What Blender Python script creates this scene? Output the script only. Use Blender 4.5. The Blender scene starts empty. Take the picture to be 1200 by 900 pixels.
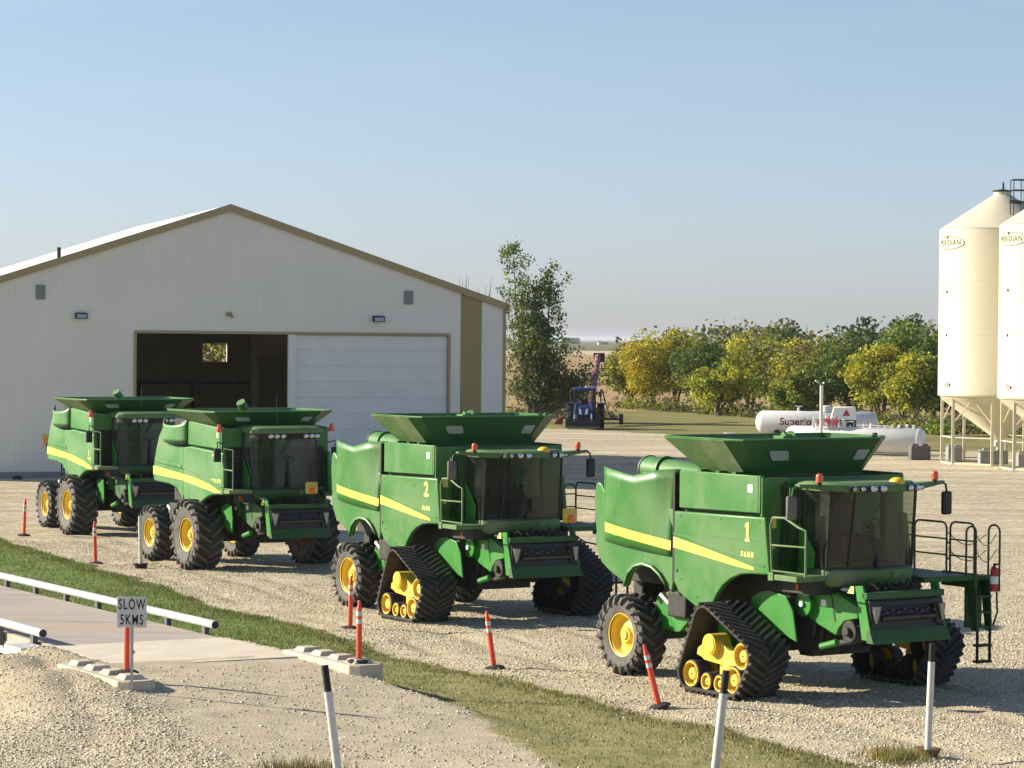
import bpy, math, random
import numpy as np
from mathutils import Vector, Matrix
random.seed(7); np.random.seed(7)
scene = bpy.context.scene
col = scene.collection
R = math.radians
PI = math.pi

# ------------------------------------------------------------------ camera
F_PX, CAM_H, ROLL = 3200.0, 6.5, 0.011
cam_d = bpy.data.cameras.new('camera'); cam = bpy.data.objects.new('camera', cam_d)
col.objects.link(cam); scene.camera = cam
cam_d.sensor_width = 36.0; cam_d.lens = F_PX / 1200 * 36
cam_d.clip_start = 0.5; cam_d.clip_end = 30000
_pitch = math.atan(53.15 / F_PX)
fw = Vector((0, math.cos(_pitch), -math.sin(_pitch))); rt0 = Vector((1, 0, 0)); up0 = rt0.cross(fw)
rt = rt0 * math.cos(.009) + up0 * math.sin(.009); up = up0 * math.cos(.009) - rt0 * math.sin(.009)
cam.matrix_world = Matrix(((rt.x, up.x, -fw.x, 0), (rt.y, up.y, -fw.y, 0), (rt.z, up.z, -fw.z, CAM_H), (0, 0, 0, 1)))

# ------------------------------------------------------------------ materials
def new_mat(name):
    m = bpy.data.materials.new(name); m.use_nodes = True
    return m, m.node_tree.nodes, m.node_tree.links, m.node_tree.nodes['Principled BSDF']

def simple(name, c, rough=.5, metal=0.0, var=0.0, scale=3.0, c2=None, bump=0.0, bscale=30.0, spec=None, coat=0.0):
    m, N, L, b = new_mat(name)
    b.inputs['Roughness'].default_value = rough; b.inputs['Metallic'].default_value = metal
    if spec is not None: b.inputs['Specular IOR Level'].default_value = spec
    if coat: b.inputs['Coat Weight'].default_value = coat; b.inputs['Coat Roughness'].default_value = .25
    c = (*c, 1)
    b.inputs['Base Color'].default_value = c
    if c2 is not None or var > 0:
        tc = N.new('ShaderNodeTexCoord'); nz = N.new('ShaderNodeTexNoise')
        nz.inputs['Scale'].default_value = scale; nz.inputs['Detail'].default_value = 7; nz.inputs['Roughness'].default_value = .65
        L.new(tc.outputs['Object'], nz.inputs['Vector'])
        rp = N.new('ShaderNodeValToRGB'); rp.color_ramp.elements[0].position = .33; rp.color_ramp.elements[1].position = .72
        if c2 is None: c2 = tuple(min(1, x * (1 + var)) for x in c[:3]); c0 = tuple(x * (1 - var) for x in c[:3])
        else: c0 = c[:3]
        rp.color_ramp.elements[0].color = (*c0, 1); rp.color_ramp.elements[1].color = (*c2, 1)
        L.new(nz.outputs['Fac'], rp.inputs['Fac']); L.new(rp.outputs['Color'], b.inputs['Base Color'])
    if bump > 0:
        tc2 = N.new('ShaderNodeTexCoord'); n2 = N.new('ShaderNodeTexNoise'); n2.inputs['Scale'].default_value = bscale; n2.inputs['Detail'].default_value = 4
        L.new(tc2.outputs['Object'], n2.inputs['Vector'])
        bp = N.new('ShaderNodeBump'); bp.inputs['Strength'].default_value = bump; bp.inputs['Distance'].default_value = .02
        L.new(n2.outputs['Fac'], bp.inputs['Height']); L.new(bp.outputs['Normal'], b.inputs['Normal'])
    return m

M = {}
def paint(name, c, dust, amt, coat=.15, rough=.42):
    m, N, L, b = new_mat(name); tc = N.new('ShaderNodeTexCoord'); P = tc.outputs['Object']
    def nz(scale, sc, det=6, ro=.6):
        mp = N.new('ShaderNodeMapping'); mp.inputs['Scale'].default_value = sc; L.new(P, mp.inputs['Vector']); n = N.new('ShaderNodeTexNoise'); n.inputs['Scale'].default_value = scale; n.inputs['Detail'].default_value = det; n.inputs['Roughness'].default_value = ro; L.new(mp.outputs[0], n.inputs['Vector']); return n.outputs['Fac']
    def mr(v, a, b_, c0, d):
        k = N.new('ShaderNodeMapRange'); k.inputs[1].default_value = a; k.inputs[2].default_value = b_; k.inputs[3].default_value = c0; k.inputs[4].default_value = d; L.new(v, k.inputs[0]); return k.outputs[0]
    def mul(a, b_, op='MULTIPLY'):
        k = N.new('ShaderNodeMath'); k.operation = op; L.new(a, k.inputs[0]); L.new(b_, k.inputs[1]); k.use_clamp = True; return k.outputs[0]
    big = mr(nz(.75, (1, 1, 1), 5), .42, .68, 0, amt); streak = mr(nz(3.2, (1, 1, .22), 7, .7), .48, .75, 0, amt * .9); fine = mr(nz(38, (1, 1, 1), 3, .8), .56, .74, 0, amt * .7)
    f = mul(mul(big, streak, 'ADD'), fine, 'ADD')
    mx = N.new('ShaderNodeMix'); mx.data_type = 'RGBA'; L.new(f, mx.inputs[0]); mx.inputs[6].default_value = (*c, 1); mx.inputs[7].default_value = (*dust, 1); L.new(mx.outputs[2], b.inputs['Base Color'])
    rr = mr(f, 0, .7, rough, .85); L.new(rr, b.inputs['Roughness']); b.inputs['Coat Weight'].default_value = coat; b.inputs['Coat Roughness'].default_value = .3
    bp = N.new('ShaderNodeBump'); bp.inputs['Strength'].default_value = .25; bp.inputs['Distance'].default_value = .012; L.new(nz(1.9, (1, 1, 1), 2), bp.inputs['Height']); L.new(bp.outputs[0], b.inputs['Normal'])
    return m
M['green'] = paint('green_paint', (.018, .155, .010), (.17, .23, .10), .34)
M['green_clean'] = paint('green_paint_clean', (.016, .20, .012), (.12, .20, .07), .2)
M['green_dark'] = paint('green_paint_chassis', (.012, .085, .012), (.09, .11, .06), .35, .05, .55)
M['green_dusty'] = paint('green_paint_dusty', (.075, .165, .045), (.26, .27, .17), .5, 0, .6)
M['green_bin_shade'] = paint('bin_extension_shaded_green', (.012, .095, .012), (.05, .12, .04), .3, .05, .5)  # darker green that puts the shade on the collar's front into its colour
M['green_old'] = paint('green_paint_weathered', (.026, .17, .020), (.20, .30, .15), .42, .08, .5)
M['yellow'] = paint('yellow_paint', (.78, .53, .025), (.42, .32, .14), .36, .1, .45)
M['yellow_dirty'] = simple('yellow_paint_dusty', (.72, .50, .05), .6, scale=3.5, c2=(.45, .34, .10))
M['stripe'] = simple('stripe_yellow', (.85, .68, .08), .5, var=.06)
M['stripe_text'] = simple('stripe_lettering', (.42, .45, .09), .6)
M['decal'] = simple('decal_yellow', (.85, .75, .18), .5)
M['white_decal'] = simple('white_decal', (.8, .8, .76), .5)
M['black'] = simple('black_plastic', (.012, .012, .012), .5, var=.3)
M['drum'] = simple('dark_drum_steel', (.07, .06, .05), .45, .6, var=.3, scale=6)  # steel toned darker, along with the black rim of the mouth
M['dark'] = simple('dark_machinery', (.014, .016, .013), .7, scale=6, c2=(.042, .038, .03))
M['steel'] = simple('worn_steel', (.30, .29, .27), .4, .8, var=.25, scale=6)
M['chrome'] = simple('lamp_reflector', (.62, .64, .64), .18, .6)
M['rubber'] = simple('rubber_dusty', (.018, .018, .017), .8, scale=2.2, c2=(.055, .05, .045), bump=.3)
M['tread'] = simple('lug_rubber_dust_highlight', (.055, .052, .047), .8, scale=3, c2=(.15, .14, .12), bump=.3)  # dusty lugs, paler than the carcass: grey highlights put into the colour
M['tread_track'] = simple('track_lug_rubber', (.028, .027, .025), .75, scale=2, c2=(.085, .08, .072), bump=.2)  # track lugs paler than the belt, their sunlit tops put into the colour
M['side_rubber'] = simple('tyre_sidewall_dusty', (.075, .072, .066), .85, scale=2.5, c2=(.16, .15, .13))
M['amber'] = simple('amber_lens', (.75, .16, .02), .25, coat=.5)
M['amber_red'] = simple('orange_beacon_lens', (.70, .10, .035), .25, coat=.5)
M['red'] = simple('red_paint', (.45, .03, .025), .4, var=.2)
M['grey_mirror'] = simple('grey_mirror_shell', (.12, .115, .10), .6, var=.2)
M['window_pale'] = simple('pale_window_panel', (.42, .46, .38), .25, var=.1)
M['rail_dark'] = simple('dark_green_rail', (.022, .045, .018), .5, var=.2)
M['seat'] = simple('seat_fabric', (.07, .055, .04), .9, var=.2)
M['interior'] = simple('cab_interior', (.06, .055, .042), .8, var=.3, scale=4)
M['orange'] = simple('orange_plastic', (.82, .085, .035), .5, var=.1, scale=5)
M['reflective'] = simple('reflective_band', (.62, .62, .60), .35)
M['pvc'] = simple('white_pipe', (.62, .62, .60), .4, scale=6, c2=(.48, .47, .43))
M['galv'] = simple('galvanised_steel', (.42, .43, .43), .42, .5, var=.15, scale=5)
M['rail_white'] = simple('white_rail_paint', (.56, .57, .56), .4, scale=3, c2=(.40, .40, .38))
M['concrete'] = simple('concrete', (.46, .40, .30), .9, scale=2.5, c2=(.58, .51, .40), bump=.3, bscale=14)
M['concrete_grey'] = simple('concrete_grey', (.20, .205, .20), .9, scale=2.5, c2=(.30, .30, .28), bump=.3, bscale=14)
M['concrete_dark'] = simple('concrete_dark', (.09, .09, .10), .9, scale=2.5, c2=(.14, .14, .14))
M['sign_white'] = simple('sign_board', (.55, .55, .53), .4, scale=8, c2=(.66, .66, .64))
M['sign_black'] = simple('sign_lettering', (.012, .012, .014), .5)
M['tan'] = simple('tan_trim', (.335, .265, .135), .55, var=.08)
M['tan_dark'] = simple('tan_siding', (.27, .215, .085), .55, var=.08, scale=1)
M['roof_white'] = simple('white_roof_steel', (.80, .79, .74), .5, var=.03)
M['door_white'] = simple('door_panel_white', (.62, .63, .62), .5, scale=.8, c2=(.70, .70, .68))
M['vent_grey'] = simple('vent_grey', (.22, .24, .25), .6)
M['plywood'] = simple('interior_brown', (.50, .42, .32), .9, scale=.8, c2=(.60, .51, .40))
M['silo'] = simple('silo_cream', (.56, .525, .385), .38, scale=.5, c2=(.61, .575, .43))
M['silo_dark'] = simple('silo_print', (.14, .11, .05), .6)
M['tank_white'] = simple('tank_white', (.62, .63, .63), .35, var=.04)
M['tank_red'] = simple('tank_lettering', (.35, .03, .04), .5)
M['blue'] = simple('blue_paint', (.008, .035, .19), .35, var=.15, coat=.3)
M['red_white'] = simple('auger_red', (.20, .045, .04), .6, var=.3)
M['auger_white'] = simple('auger_white', (.27, .17, .15), .6, var=.1)
M['bark'] = simple('bark', (.10, .075, .052), .95, scale=3, c2=(.18, .14, .10))
M['bark_pale'] = simple('bark_pale', (.22, .18, .13), .95, scale=3, c2=(.13, .10, .07))
M['rust'] = simple('rusty_pot', (.16, .085, .05), .85, var=.3, scale=6)
M['foot_black'] = simple('rubber_foot', (.02, .018, .018), .85)

def leafmat(name, c, tr=.35):
    m, N, L, b = new_mat(name)
    tc = N.new('ShaderNodeTexCoord'); nz = N.new('ShaderNodeTexNoise'); nz.inputs['Scale'].default_value = .9; nz.inputs['Detail'].default_value = 3
    L.new(tc.outputs['Object'], nz.inputs['Vector'])
    rp = N.new('ShaderNodeValToRGB'); rp.color_ramp.elements[0].position = .35; rp.color_ramp.elements[1].position = .65
    rp.color_ramp.elements[0].color = (c[0] * .75, c[1] * .78, c[2] * .8, 1); rp.color_ramp.elements[1].color = (c[0] * 1.2, c[1] * 1.15, c[2], 1)
    L.new(nz.outputs['Fac'], rp.inputs['Fac']); L.new(rp.outputs['Color'], b.inputs['Base Color'])
    b.inputs['Roughness'].default_value = .6; b.inputs['Specular IOR Level'].default_value = .25
    t = N.new('ShaderNodeBsdfTranslucent'); L.new(rp.outputs['Color'], t.inputs['Color'])
    mx = N.new('ShaderNodeMixShader'); mx.inputs[0].default_value = tr
    L.new(b.outputs[0], mx.inputs[1]); L.new(t.outputs[0], mx.inputs[2]); L.new(mx.outputs[0], N['Material Output'].inputs['Surface'])
    return m
LEAF = [leafmat('leaf_green', (.10, .175, .03)), leafmat('leaf_olive', (.21, .22, .045)), leafmat('leaf_yellow', (.52, .48, .05)),
        leafmat('leaf_orange', (.52, .38, .04)), leafmat('leaf_dark', (.052, .10, .024)), leafmat('leaf_brown', (.17, .135, .065)), leafmat('leaf_grey_green', (.12, .155, .075)),
        leafmat('leaf_lime', (.32, .36, .045)), leafmat('blade_green', (.175, .205, .06), .2), leafmat('blade_olive', (.21, .20, .075), .2), leafmat('blade_straw', (.32, .27, .13), .2)]
GRN, OLV, YEL, ORG, DRK, BRN, GGR, LIM = range(8)

def glass_mat(name, tint, dust):
    m, N, L, b = new_mat(name); N.remove(b)
    tr = N.new('ShaderNodeBsdfTransparent'); tr.inputs['Color'].default_value = (*tint, 1)
    gl = N.new('ShaderNodeBsdfGlossy'); gl.inputs['Roughness'].default_value = .04; gl.inputs['Color'].default_value = (.9, .9, .9, 1)
    fr = N.new('ShaderNodeFresnel'); fr.inputs['IOR'].default_value = 1.45
    m1 = N.new('ShaderNodeMixShader'); L.new(fr.outputs[0], m1.inputs[0]); L.new(tr.outputs[0], m1.inputs[1]); L.new(gl.outputs[0], m1.inputs[2])
    df = N.new('ShaderNodeBsdfDiffuse'); df.inputs['Color'].default_value = (.24, .25, .21, 1)
    tc = N.new('ShaderNodeTexCoord'); nz = N.new('ShaderNodeTexNoise'); nz.inputs['Scale'].default_value = 1.6; nz.inputs['Detail'].default_value = 6
    L.new(tc.outputs['Object'], nz.inputs['Vector'])
    mr = N.new('ShaderNodeMapRange'); mr.inputs['From Min'].default_value = .35; mr.inputs['From Max'].default_value = .75; mr.inputs['To Min'].default_value = dust * .4; mr.inputs['To Max'].default_value = dust * 1.7
    L.new(nz.outputs['Fac'], mr.inputs['Value'])
    m2 = N.new('ShaderNodeMixShader'); L.new(mr.outputs[0], m2.inputs[0]); L.new(m1.outputs[0], m2.inputs[1]); L.new(df.outputs[0], m2.inputs[2])
    L.new(m2.outputs[0], N['Material Output'].inputs['Surface'])
    return m
M['glass'] = glass_mat('cab_glass', (.60, .64, .58), .08)
M['glass_pale'] = glass_mat('extension_window', (.8, .82, .75), .55)

# ribbed steel siding: ribs every 0.30 m along the wall, gentle colour weathering
def siding(name, c, axis='X'):
    m, N, L, b = new_mat(name)
    tc = N.new('ShaderNodeTexCoord'); sp = N.new('ShaderNodeSeparateXYZ'); L.new(tc.outputs['Object'], sp.inputs[0])
    mu = N.new('ShaderNodeMath'); mu.operation = 'MULTIPLY'; mu.inputs[1].default_value = 1 / .305; L.new(sp.outputs[axis], mu.inputs[0])
    frc = N.new('ShaderNodeMath'); frc.operation = 'FRACT'; L.new(mu.outputs[0], frc.inputs[0])
    rp = N.new('ShaderNodeValToRGB'); e = rp.color_ramp.elements
    e[0].position = 0; e[0].color = (0, 0, 0, 1); e[1].position = .08; e[1].color = (1, 1, 1, 1)
    x = e.new(.16); x.color = (1, 1, 1, 1); x = e.new(.24); x.color = (0, 0, 0, 1)
    L.new(frc.outputs[0], rp.inputs[0])
    bp = N.new('ShaderNodeBump'); bp.inputs['Strength'].default_value = .42; bp.inputs['Distance'].default_value = .022
    L.new(rp.outputs['Color'], bp.inputs['Height']); L.new(bp.outputs['Normal'], b.inputs['Normal'])
    nz = N.new('ShaderNodeTexNoise'); nz.inputs['Scale'].default_value = .35; nz.inputs['Detail'].default_value = 6
    L.new(tc.outputs['Object'], nz.inputs['Vector'])
    r2 = N.new('ShaderNodeValToRGB'); r2.color_ramp.elements[0].position = .3; r2.color_ramp.elements[1].position = .7
    r2.color_ramp.elements[0].color = (*(v * .93 for v in c), 1); r2.color_ramp.elements[1].color = (*c, 1)
    L.new(nz.outputs['Fac'], r2.inputs[0]); L.new(r2.outputs[0], b.inputs['Base Color'])
    b.inputs['Roughness'].default_value = .5
    return m
M['siding'] = siding('white_ribbed_siding', (.72, .70, .63))
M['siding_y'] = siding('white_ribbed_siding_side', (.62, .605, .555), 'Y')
M['siding_tan'] = siding('tan_ribbed_siding', (.30, .235, .085))

# ------------------------------------------------------------------ mesh builder
class MB:
    def __init__(s): s.v = []; s.f = []; s.m = []; s.cur = 0
    def mat(s, i): s.cur = i; return s
    def add(s, vs, fs):
        o = len(s.v); s.v.extend([tuple(p) for p in vs])
        for f in fs: s.f.append([i + o for i in f]); s.m.append(s.cur)
        return s
    def box(s, x0, x1, y0, y1, z0, z1):
        v = [(x0, y0, z0), (x1, y0, z0), (x1, y1, z0), (x0, y1, z0), (x0, y0, z1), (x1, y0, z1), (x1, y1, z1), (x0, y1, z1)]
        return s.add(v, [(3, 2, 1, 0), (4, 5, 6, 7), (0, 1, 5, 4), (1, 2, 6, 5), (2, 3, 7, 6), (3, 0, 4, 7)])
    def hexa(s, v):   # 8 free corners ordered like box
        return s.add(v, [(3, 2, 1, 0), (4, 5, 6, 7), (0, 1, 5, 4), (1, 2, 6, 5), (2, 3, 7, 6), (3, 0, 4, 7)])
    def prism(s, pts, a0, a1, axis='y', sc=1.0):
        # polygon in the plane across `axis`, extruded from a0 to a1
        n = len(pts)
        def P(p, a):
            return (p[0], a, p[1]) if axis == 'y' else ((a, p[0], p[1]) if axis == 'x' else (p[0], p[1], a))
        v = [P(p, a0) for p in pts] + [P(p, a1) for p in pts]
        f = [tuple(range(n)), tuple(range(2 * n - 1, n - 1, -1))] + [(i + n, (i + 1) % n + n, (i + 1) % n, i)[::1] for i in range(n)]
        return s.add(v, f)
    def cyl(s, p0, p1, r0, r1=None, n=16, caps=True):
        r1 = r0 if r1 is None else r1
        p0 = Vector(p0); p1 = Vector(p1); d = (p1 - p0).normalized()
        a = d.orthogonal().normalized(); b = d.cross(a)
        v = []
        for p, r in ((p0, r0), (p1, r1)):
            for i in range(n):
                t = 2 * PI * i / n; v.append(p + (a * math.cos(t) + b * math.sin(t)) * r)
        f = [(i, (i + 1) % n, (i + 1) % n + n, i + n) for i in range(n)]
        if caps: f += [tuple(range(n - 1, -1, -1)), tuple(range(n, 2 * n))]
        return s.add(v, f)
    def tube(s, pts, r, n=8, closed=False):
        pts = [Vector(p) for p in pts]; k = len(pts); rings = []
        prev = None
        for i, p in enumerate(pts):
            if closed: d = (pts[(i + 1) % k] - pts[i - 1]).normalized()
            else: d = (pts[min(i + 1, k - 1)] - pts[max(i - 1, 0)]).normalized()
            if prev is None: a = d.orthogonal().normalized()
            else: a = (prev - d * prev.dot(d)).normalized()
            prev = a; b = d.cross(a)
            rr = r[i] if isinstance(r, (list, tuple)) else r
            rings.append([p + (a * math.cos(2 * PI * j / n) + b * math.sin(2 * PI * j / n)) * rr for j in range(n)])
        v = [q for g in rings for q in g]; f = []
        for i in range(k if closed else k - 1):
            i2 = (i + 1) % k
            for j in range(n): f.append((i * n + j, i * n + (j + 1) % n, i2 * n + (j + 1) % n, i2 * n + j))
        if not closed: f += [tuple(range(n - 1, -1, -1)), tuple(range((k - 1) * n, k * n))]
        return s.add(v, f)
    def lathe(s, prof, c=(0, 0, 0), axis='z', n=32, closed=False):
        # prof: (radius, along)
        k = len(prof); v = []
        for r, h in prof:
            for j in range(n):
                t = 2 * PI * j / n; x, y = r * math.cos(t), r * math.sin(t)
                v.append((c[0] + x, c[1] + y, c[2] + h) if axis == 'z' else ((c[0] + x, c[1] + h, c[2] + y) if axis == 'y' else (c[0] + h, c[1] + x, c[2] + y)))
        f = []
        for i in range(k if closed else k - 1):
            i2 = (i + 1) % k
            for j in range(n): f.append((i * n + j, i * n + (j + 1) % n, i2 * n + (j + 1) % n, i2 * n + j))
        return s.add(v, f)
    def sheet(s, grid, closed=False):
        h = len(grid); w = len(grid[0]); v = [p for r in grid for p in r]; f = []
        for i in range(h - 1):
            for j in range(w - 1): f.append((i * w + j, i * w + j + 1, (i + 1) * w + j + 1, (i + 1) * w + j))
        return s.add(v, f)
    def dome(s, c, r, rz, n=14, m=6, full=False):
        prof = [(max(1e-3, r * math.cos(PI / 2 * i / m)), rz * math.sin(PI / 2 * i / m)) for i in range(-m if full else 0, m + 1)]
        return s.lathe(prof, c, 'z', n)
    def build(s, name, mats, parent=None, bevel=0, smooth=35, solid=0):
        me = bpy.data.meshes.new(name); me.from_pydata(s.v, [], s.f)
        if not isinstance(mats, (list, tuple)): mats = [mats]
        for m in mats: me.materials.append(m)
        if len(mats) > 1: me.polygons.foreach_set('material_index', s.m)
        me.validate(); me.update()
        if bevel > 0 or True:
            import bmesh
            bm = bmesh.new(); bm.from_mesh(me); bmesh.ops.recalc_face_normals(bm, faces=bm.faces); bm.to_mesh(me); bm.free()
        if smooth:
            me.shade_smooth(); me.set_sharp_from_angle(angle=R(smooth))
        o = bpy.data.objects.new(name, me); col.objects.link(o)
        if parent is not None: o.parent = parent
        if solid:
            md = o.modifiers.new('thick', 'SOLIDIFY'); md.thickness = solid; md.offset = -1
        if bevel:
            md = o.modifiers.new('bevel', 'BEVEL'); md.width = bevel; md.segments = 2; md.limit_method = 'ANGLE'; md.angle_limit = R(40)
            md.harden_normals = False
        return o

def tag(o, label=None, cat=None, group=None, kind=None):
    if label: o['label'] = label
    if cat: o['category'] = cat
    if group: o['group'] = group
    if kind: o['kind'] = kind
    return o
def empty(name, loc, rz=0, label=None, cat=None, group=None):
    o = bpy.data.objects.new(name, None); col.objects.link(o); o.location = loc; o.rotation_euler = (0, 0, rz)
    o.empty_display_size = .3
    return tag(o, label, cat, group)
def copy_tree(o, parent=None):
    c = o.copy(); col.objects.link(c)
    if parent is not None: c.parent = parent
    for ch in [x for x in o.children]: copy_tree(ch, c)
    return c
def text_mesh(body, size, extrude=.002, spacing=1.0, bold=0.0, shear=0.0, xscale=1.0):
    cu = bpy.data.curves.new('text', 'FONT'); cu.body = body; cu.size = size; cu.extrude = extrude
    cu.align_x = 'CENTER'; cu.align_y = 'CENTER'; cu.space_character = spacing; cu.offset = bold; cu.shear = shear; cu.resolution_u = 3
    ob = bpy.data.objects.new('text', cu); col.objects.link(ob)
    bpy.context.view_layer.update()
    dg = bpy.context.evaluated_depsgraph_get(); me = bpy.data.meshes.new_from_object(ob.evaluated_get(dg))
    bpy.data.objects.remove(ob)
    vs = [(v.co.x * xscale, v.co.y, v.co.z) for v in me.vertices]; fs = [tuple(p.vertices) for p in me.polygons]
    return vs, fs
def place_text(name, body, size, fn, m, parent, **k):
    vs, fs = text_mesh(body, size, **k)
    b = MB(); b.add([fn(*v) for v in vs], fs); return b.build(name, m, parent, smooth=0)

# ------------------------------------------------------------------ wheels and tracks
def hull_path(circles, step=.06):
    pts = []
    for cx, cz, r in circles:
        for i in range(96):
            t = 2 * PI * i / 96; pts.append((cx + r * math.cos(t), cz + r * math.sin(t)))
    pts = sorted(set(pts))
    def half(P):
        h = []
        for p in P:
            while len(h) > 1 and (h[-1][0] - h[-2][0]) * (p[1] - h[-2][1]) - (h[-1][1] - h[-2][1]) * (p[0] - h[-2][0]) <= 0: h.pop()
            h.append(p)
        return h[:-1]
    H = half(pts) + half(pts[::-1]); H = H[::-1]           # clockwise: top -> front -> bottom
    P = np.array(H + [H[0]]); seg = np.hypot(*np.diff(P, axis=0).T); s = np.concatenate([[0], np.cumsum(seg)]); Ltot = s[-1]
    def at(t):
        t = t % Ltot; return np.array([np.interp(t, s, P[:, 0]), np.interp(t, s, P[:, 1])])
    return at, Ltot
def lug(b, pts, nrm, fwd, hw, h):
    k = len(pts); v = []
    for i in range(k):
        p = Vector(pts[i]); n = Vector(nrm[i]).normalized(); d = (Vector(pts[min(i + 1, k - 1)]) - Vector(pts[max(0, i - 1)])).normalized()
        sd = n.cross(d).normalized()
        v += [p - sd * hw - n * .02, p + sd * hw - n * .02, p + sd * hw * .72 + n * h, p - sd * hw * .72 + n * h]
    f = [(3, 2, 1, 0), tuple(4 * (k - 1) + j for j in range(4))]
    for i in range(k - 1):
        for j in range(4): f.append((4 * i + j, 4 * i + (j + 1) % 4, 4 * i + 4 + (j + 1) % 4, 4 * i + 4 + j))
    b.add(v, f)

_cache = {}
def cached(key, fn):
    if key not in _cache: _cache[key] = fn()
    return _cache[key]
def obj_from(me_obj, name, parent, loc=(0, 0, 0), rz=0):
    o = bpy.data.objects.new(name, me_obj); col.objects.link(o); o.parent = parent; o.location = loc; o.rotation_euler = (0, 0, rz); return o
def mesh_of(b, name, mats, smooth=35):
    o = b.build(name, mats, None, smooth=smooth); me = o.data; bpy.data.objects.remove(o); return me

def tyre_mesh(Rr, w, nl, rim):
    b = MB(); h = w / 2
    b.mat(1)
    b.lathe([(rim, -h * .72), (rim + .04, -h * .86), (rim + (Rr - rim) * .5, -h), (Rr - .11, -h * .97), (Rr - .05, -h * .86), (Rr - .04, -h * .4), (Rr - .035, 0), (Rr - .04, h * .4), (Rr - .05, h * .86), (Rr - .11, h * .97),
             (rim + (Rr - rim) * .5, h), (rim + .04, h * .86), (rim, h * .72)], (0, 0, 0), 'y', 64)
    b.m = [1 if (abs(sum(b.v[i][1] for i in f) / 4) > h * .9) else 0 for f in b.f]
    b.cur = 2
    for k in range(nl):
        for sgn in (-1, 1):
            th0 = 2 * PI * (k + (0 if sgn > 0 else .5)) / nl
            pts = []; nr = []
            for i in range(8):
                q = i / 7
                y = h * (.02 + 1.0 * min(1, q * 1.14)); r = Rr - .045
                if q > .8: r = Rr - .045 - (q - .8) * .75; y = h * (.97 + .03 * (q - .8) / .2)
                th = th0 + (q ** 1.25) * .80 * (w / 2) / Rr * 1.15
                # centre of each lug leads towards the front at the top
                pts.append((r * math.sin(-th + PI), sgn * y, r * math.cos(-th + PI)))
                nn = Vector((math.sin(-th + PI), 0, math.cos(-th + PI)))
                if q > .8: nn = nn * .6 + Vector((0, sgn, 0)) * .8
                nr.append(nn)
            lug(b, pts, nr, None, .038 * Rr, .062)
    # raised ring on the sidewall
    b.mat(1)
    for sg in (-1, 1):
        rr_ = rim + (Rr - rim) * .55
        b.lathe([(rr_ - .015, sg * (h - .004)), (rr_ - .01, sg * (h + .012)), (rr_ + .01, sg * (h + .012)), (rr_ + .015, sg * (h - .004))], (0, 0, 0), 'y', 48)
    return mesh_of(b, 'tyre', [M['rubber'], M['side_rubber'], M['tread']], 30)
def rim_mesh(rim, w, side):
    b = MB(); h = w / 2 * side
    b.lathe([(rim + .005, h * .80), (rim + .03, h * .83), (rim + .012, h * .74), (rim - .02, h * .7), (rim - .045, h * .35), (rim - .10, h * .22), (rim * .55, h * .28), (rim * .42, h * .40), (.16, h * .42), (.15, h * .52), (.02, h * .53)], (0, 0, 0), 'y', 40)
    b.lathe([(rim + .005, -h * .80), (rim - .03, -h * .6), (rim - .04, h * .3)], (0, 0, 0), 'y', 40)
    b.mat(1)
    for i in range(8):
        t = 2 * PI * i / 8; b.cyl((.24 * rim * 2 * math.cos(t) * .75, h * .38, .24 * rim * 2 * math.sin(t) * .75), (.24 * rim * 2 * math.cos(t) * .75, h * .44, .24 * rim * 2 * math.sin(t) * .75), .02, n=6)
    return mesh_of(b, 'rim', [M['yellow'], M['dark']], 30)
def wheel(parent, x, y, Rr, w, rim, nl, side):
    b = MB(); b.cyl((0, -w * .45 * side, 0), (0, w * .22 * side, 0), .14, n=16); b.cyl((0, w * .2 * side, 0), (0, w * .31 * side, 0), .09, n=12)
    hub = b.build('wheel', M['yellow'], parent); hub.location = (x, y, Rr - .03)
    obj_from(cached(('ty', Rr, w), lambda: tyre_mesh(Rr, w, nl, rim)), 'tyre', hub)
    obj_from(cached(('rim', Rr, w, side), lambda: rim_mesh(rim, w, side)), 'rim', hub)
    return hub

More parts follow.
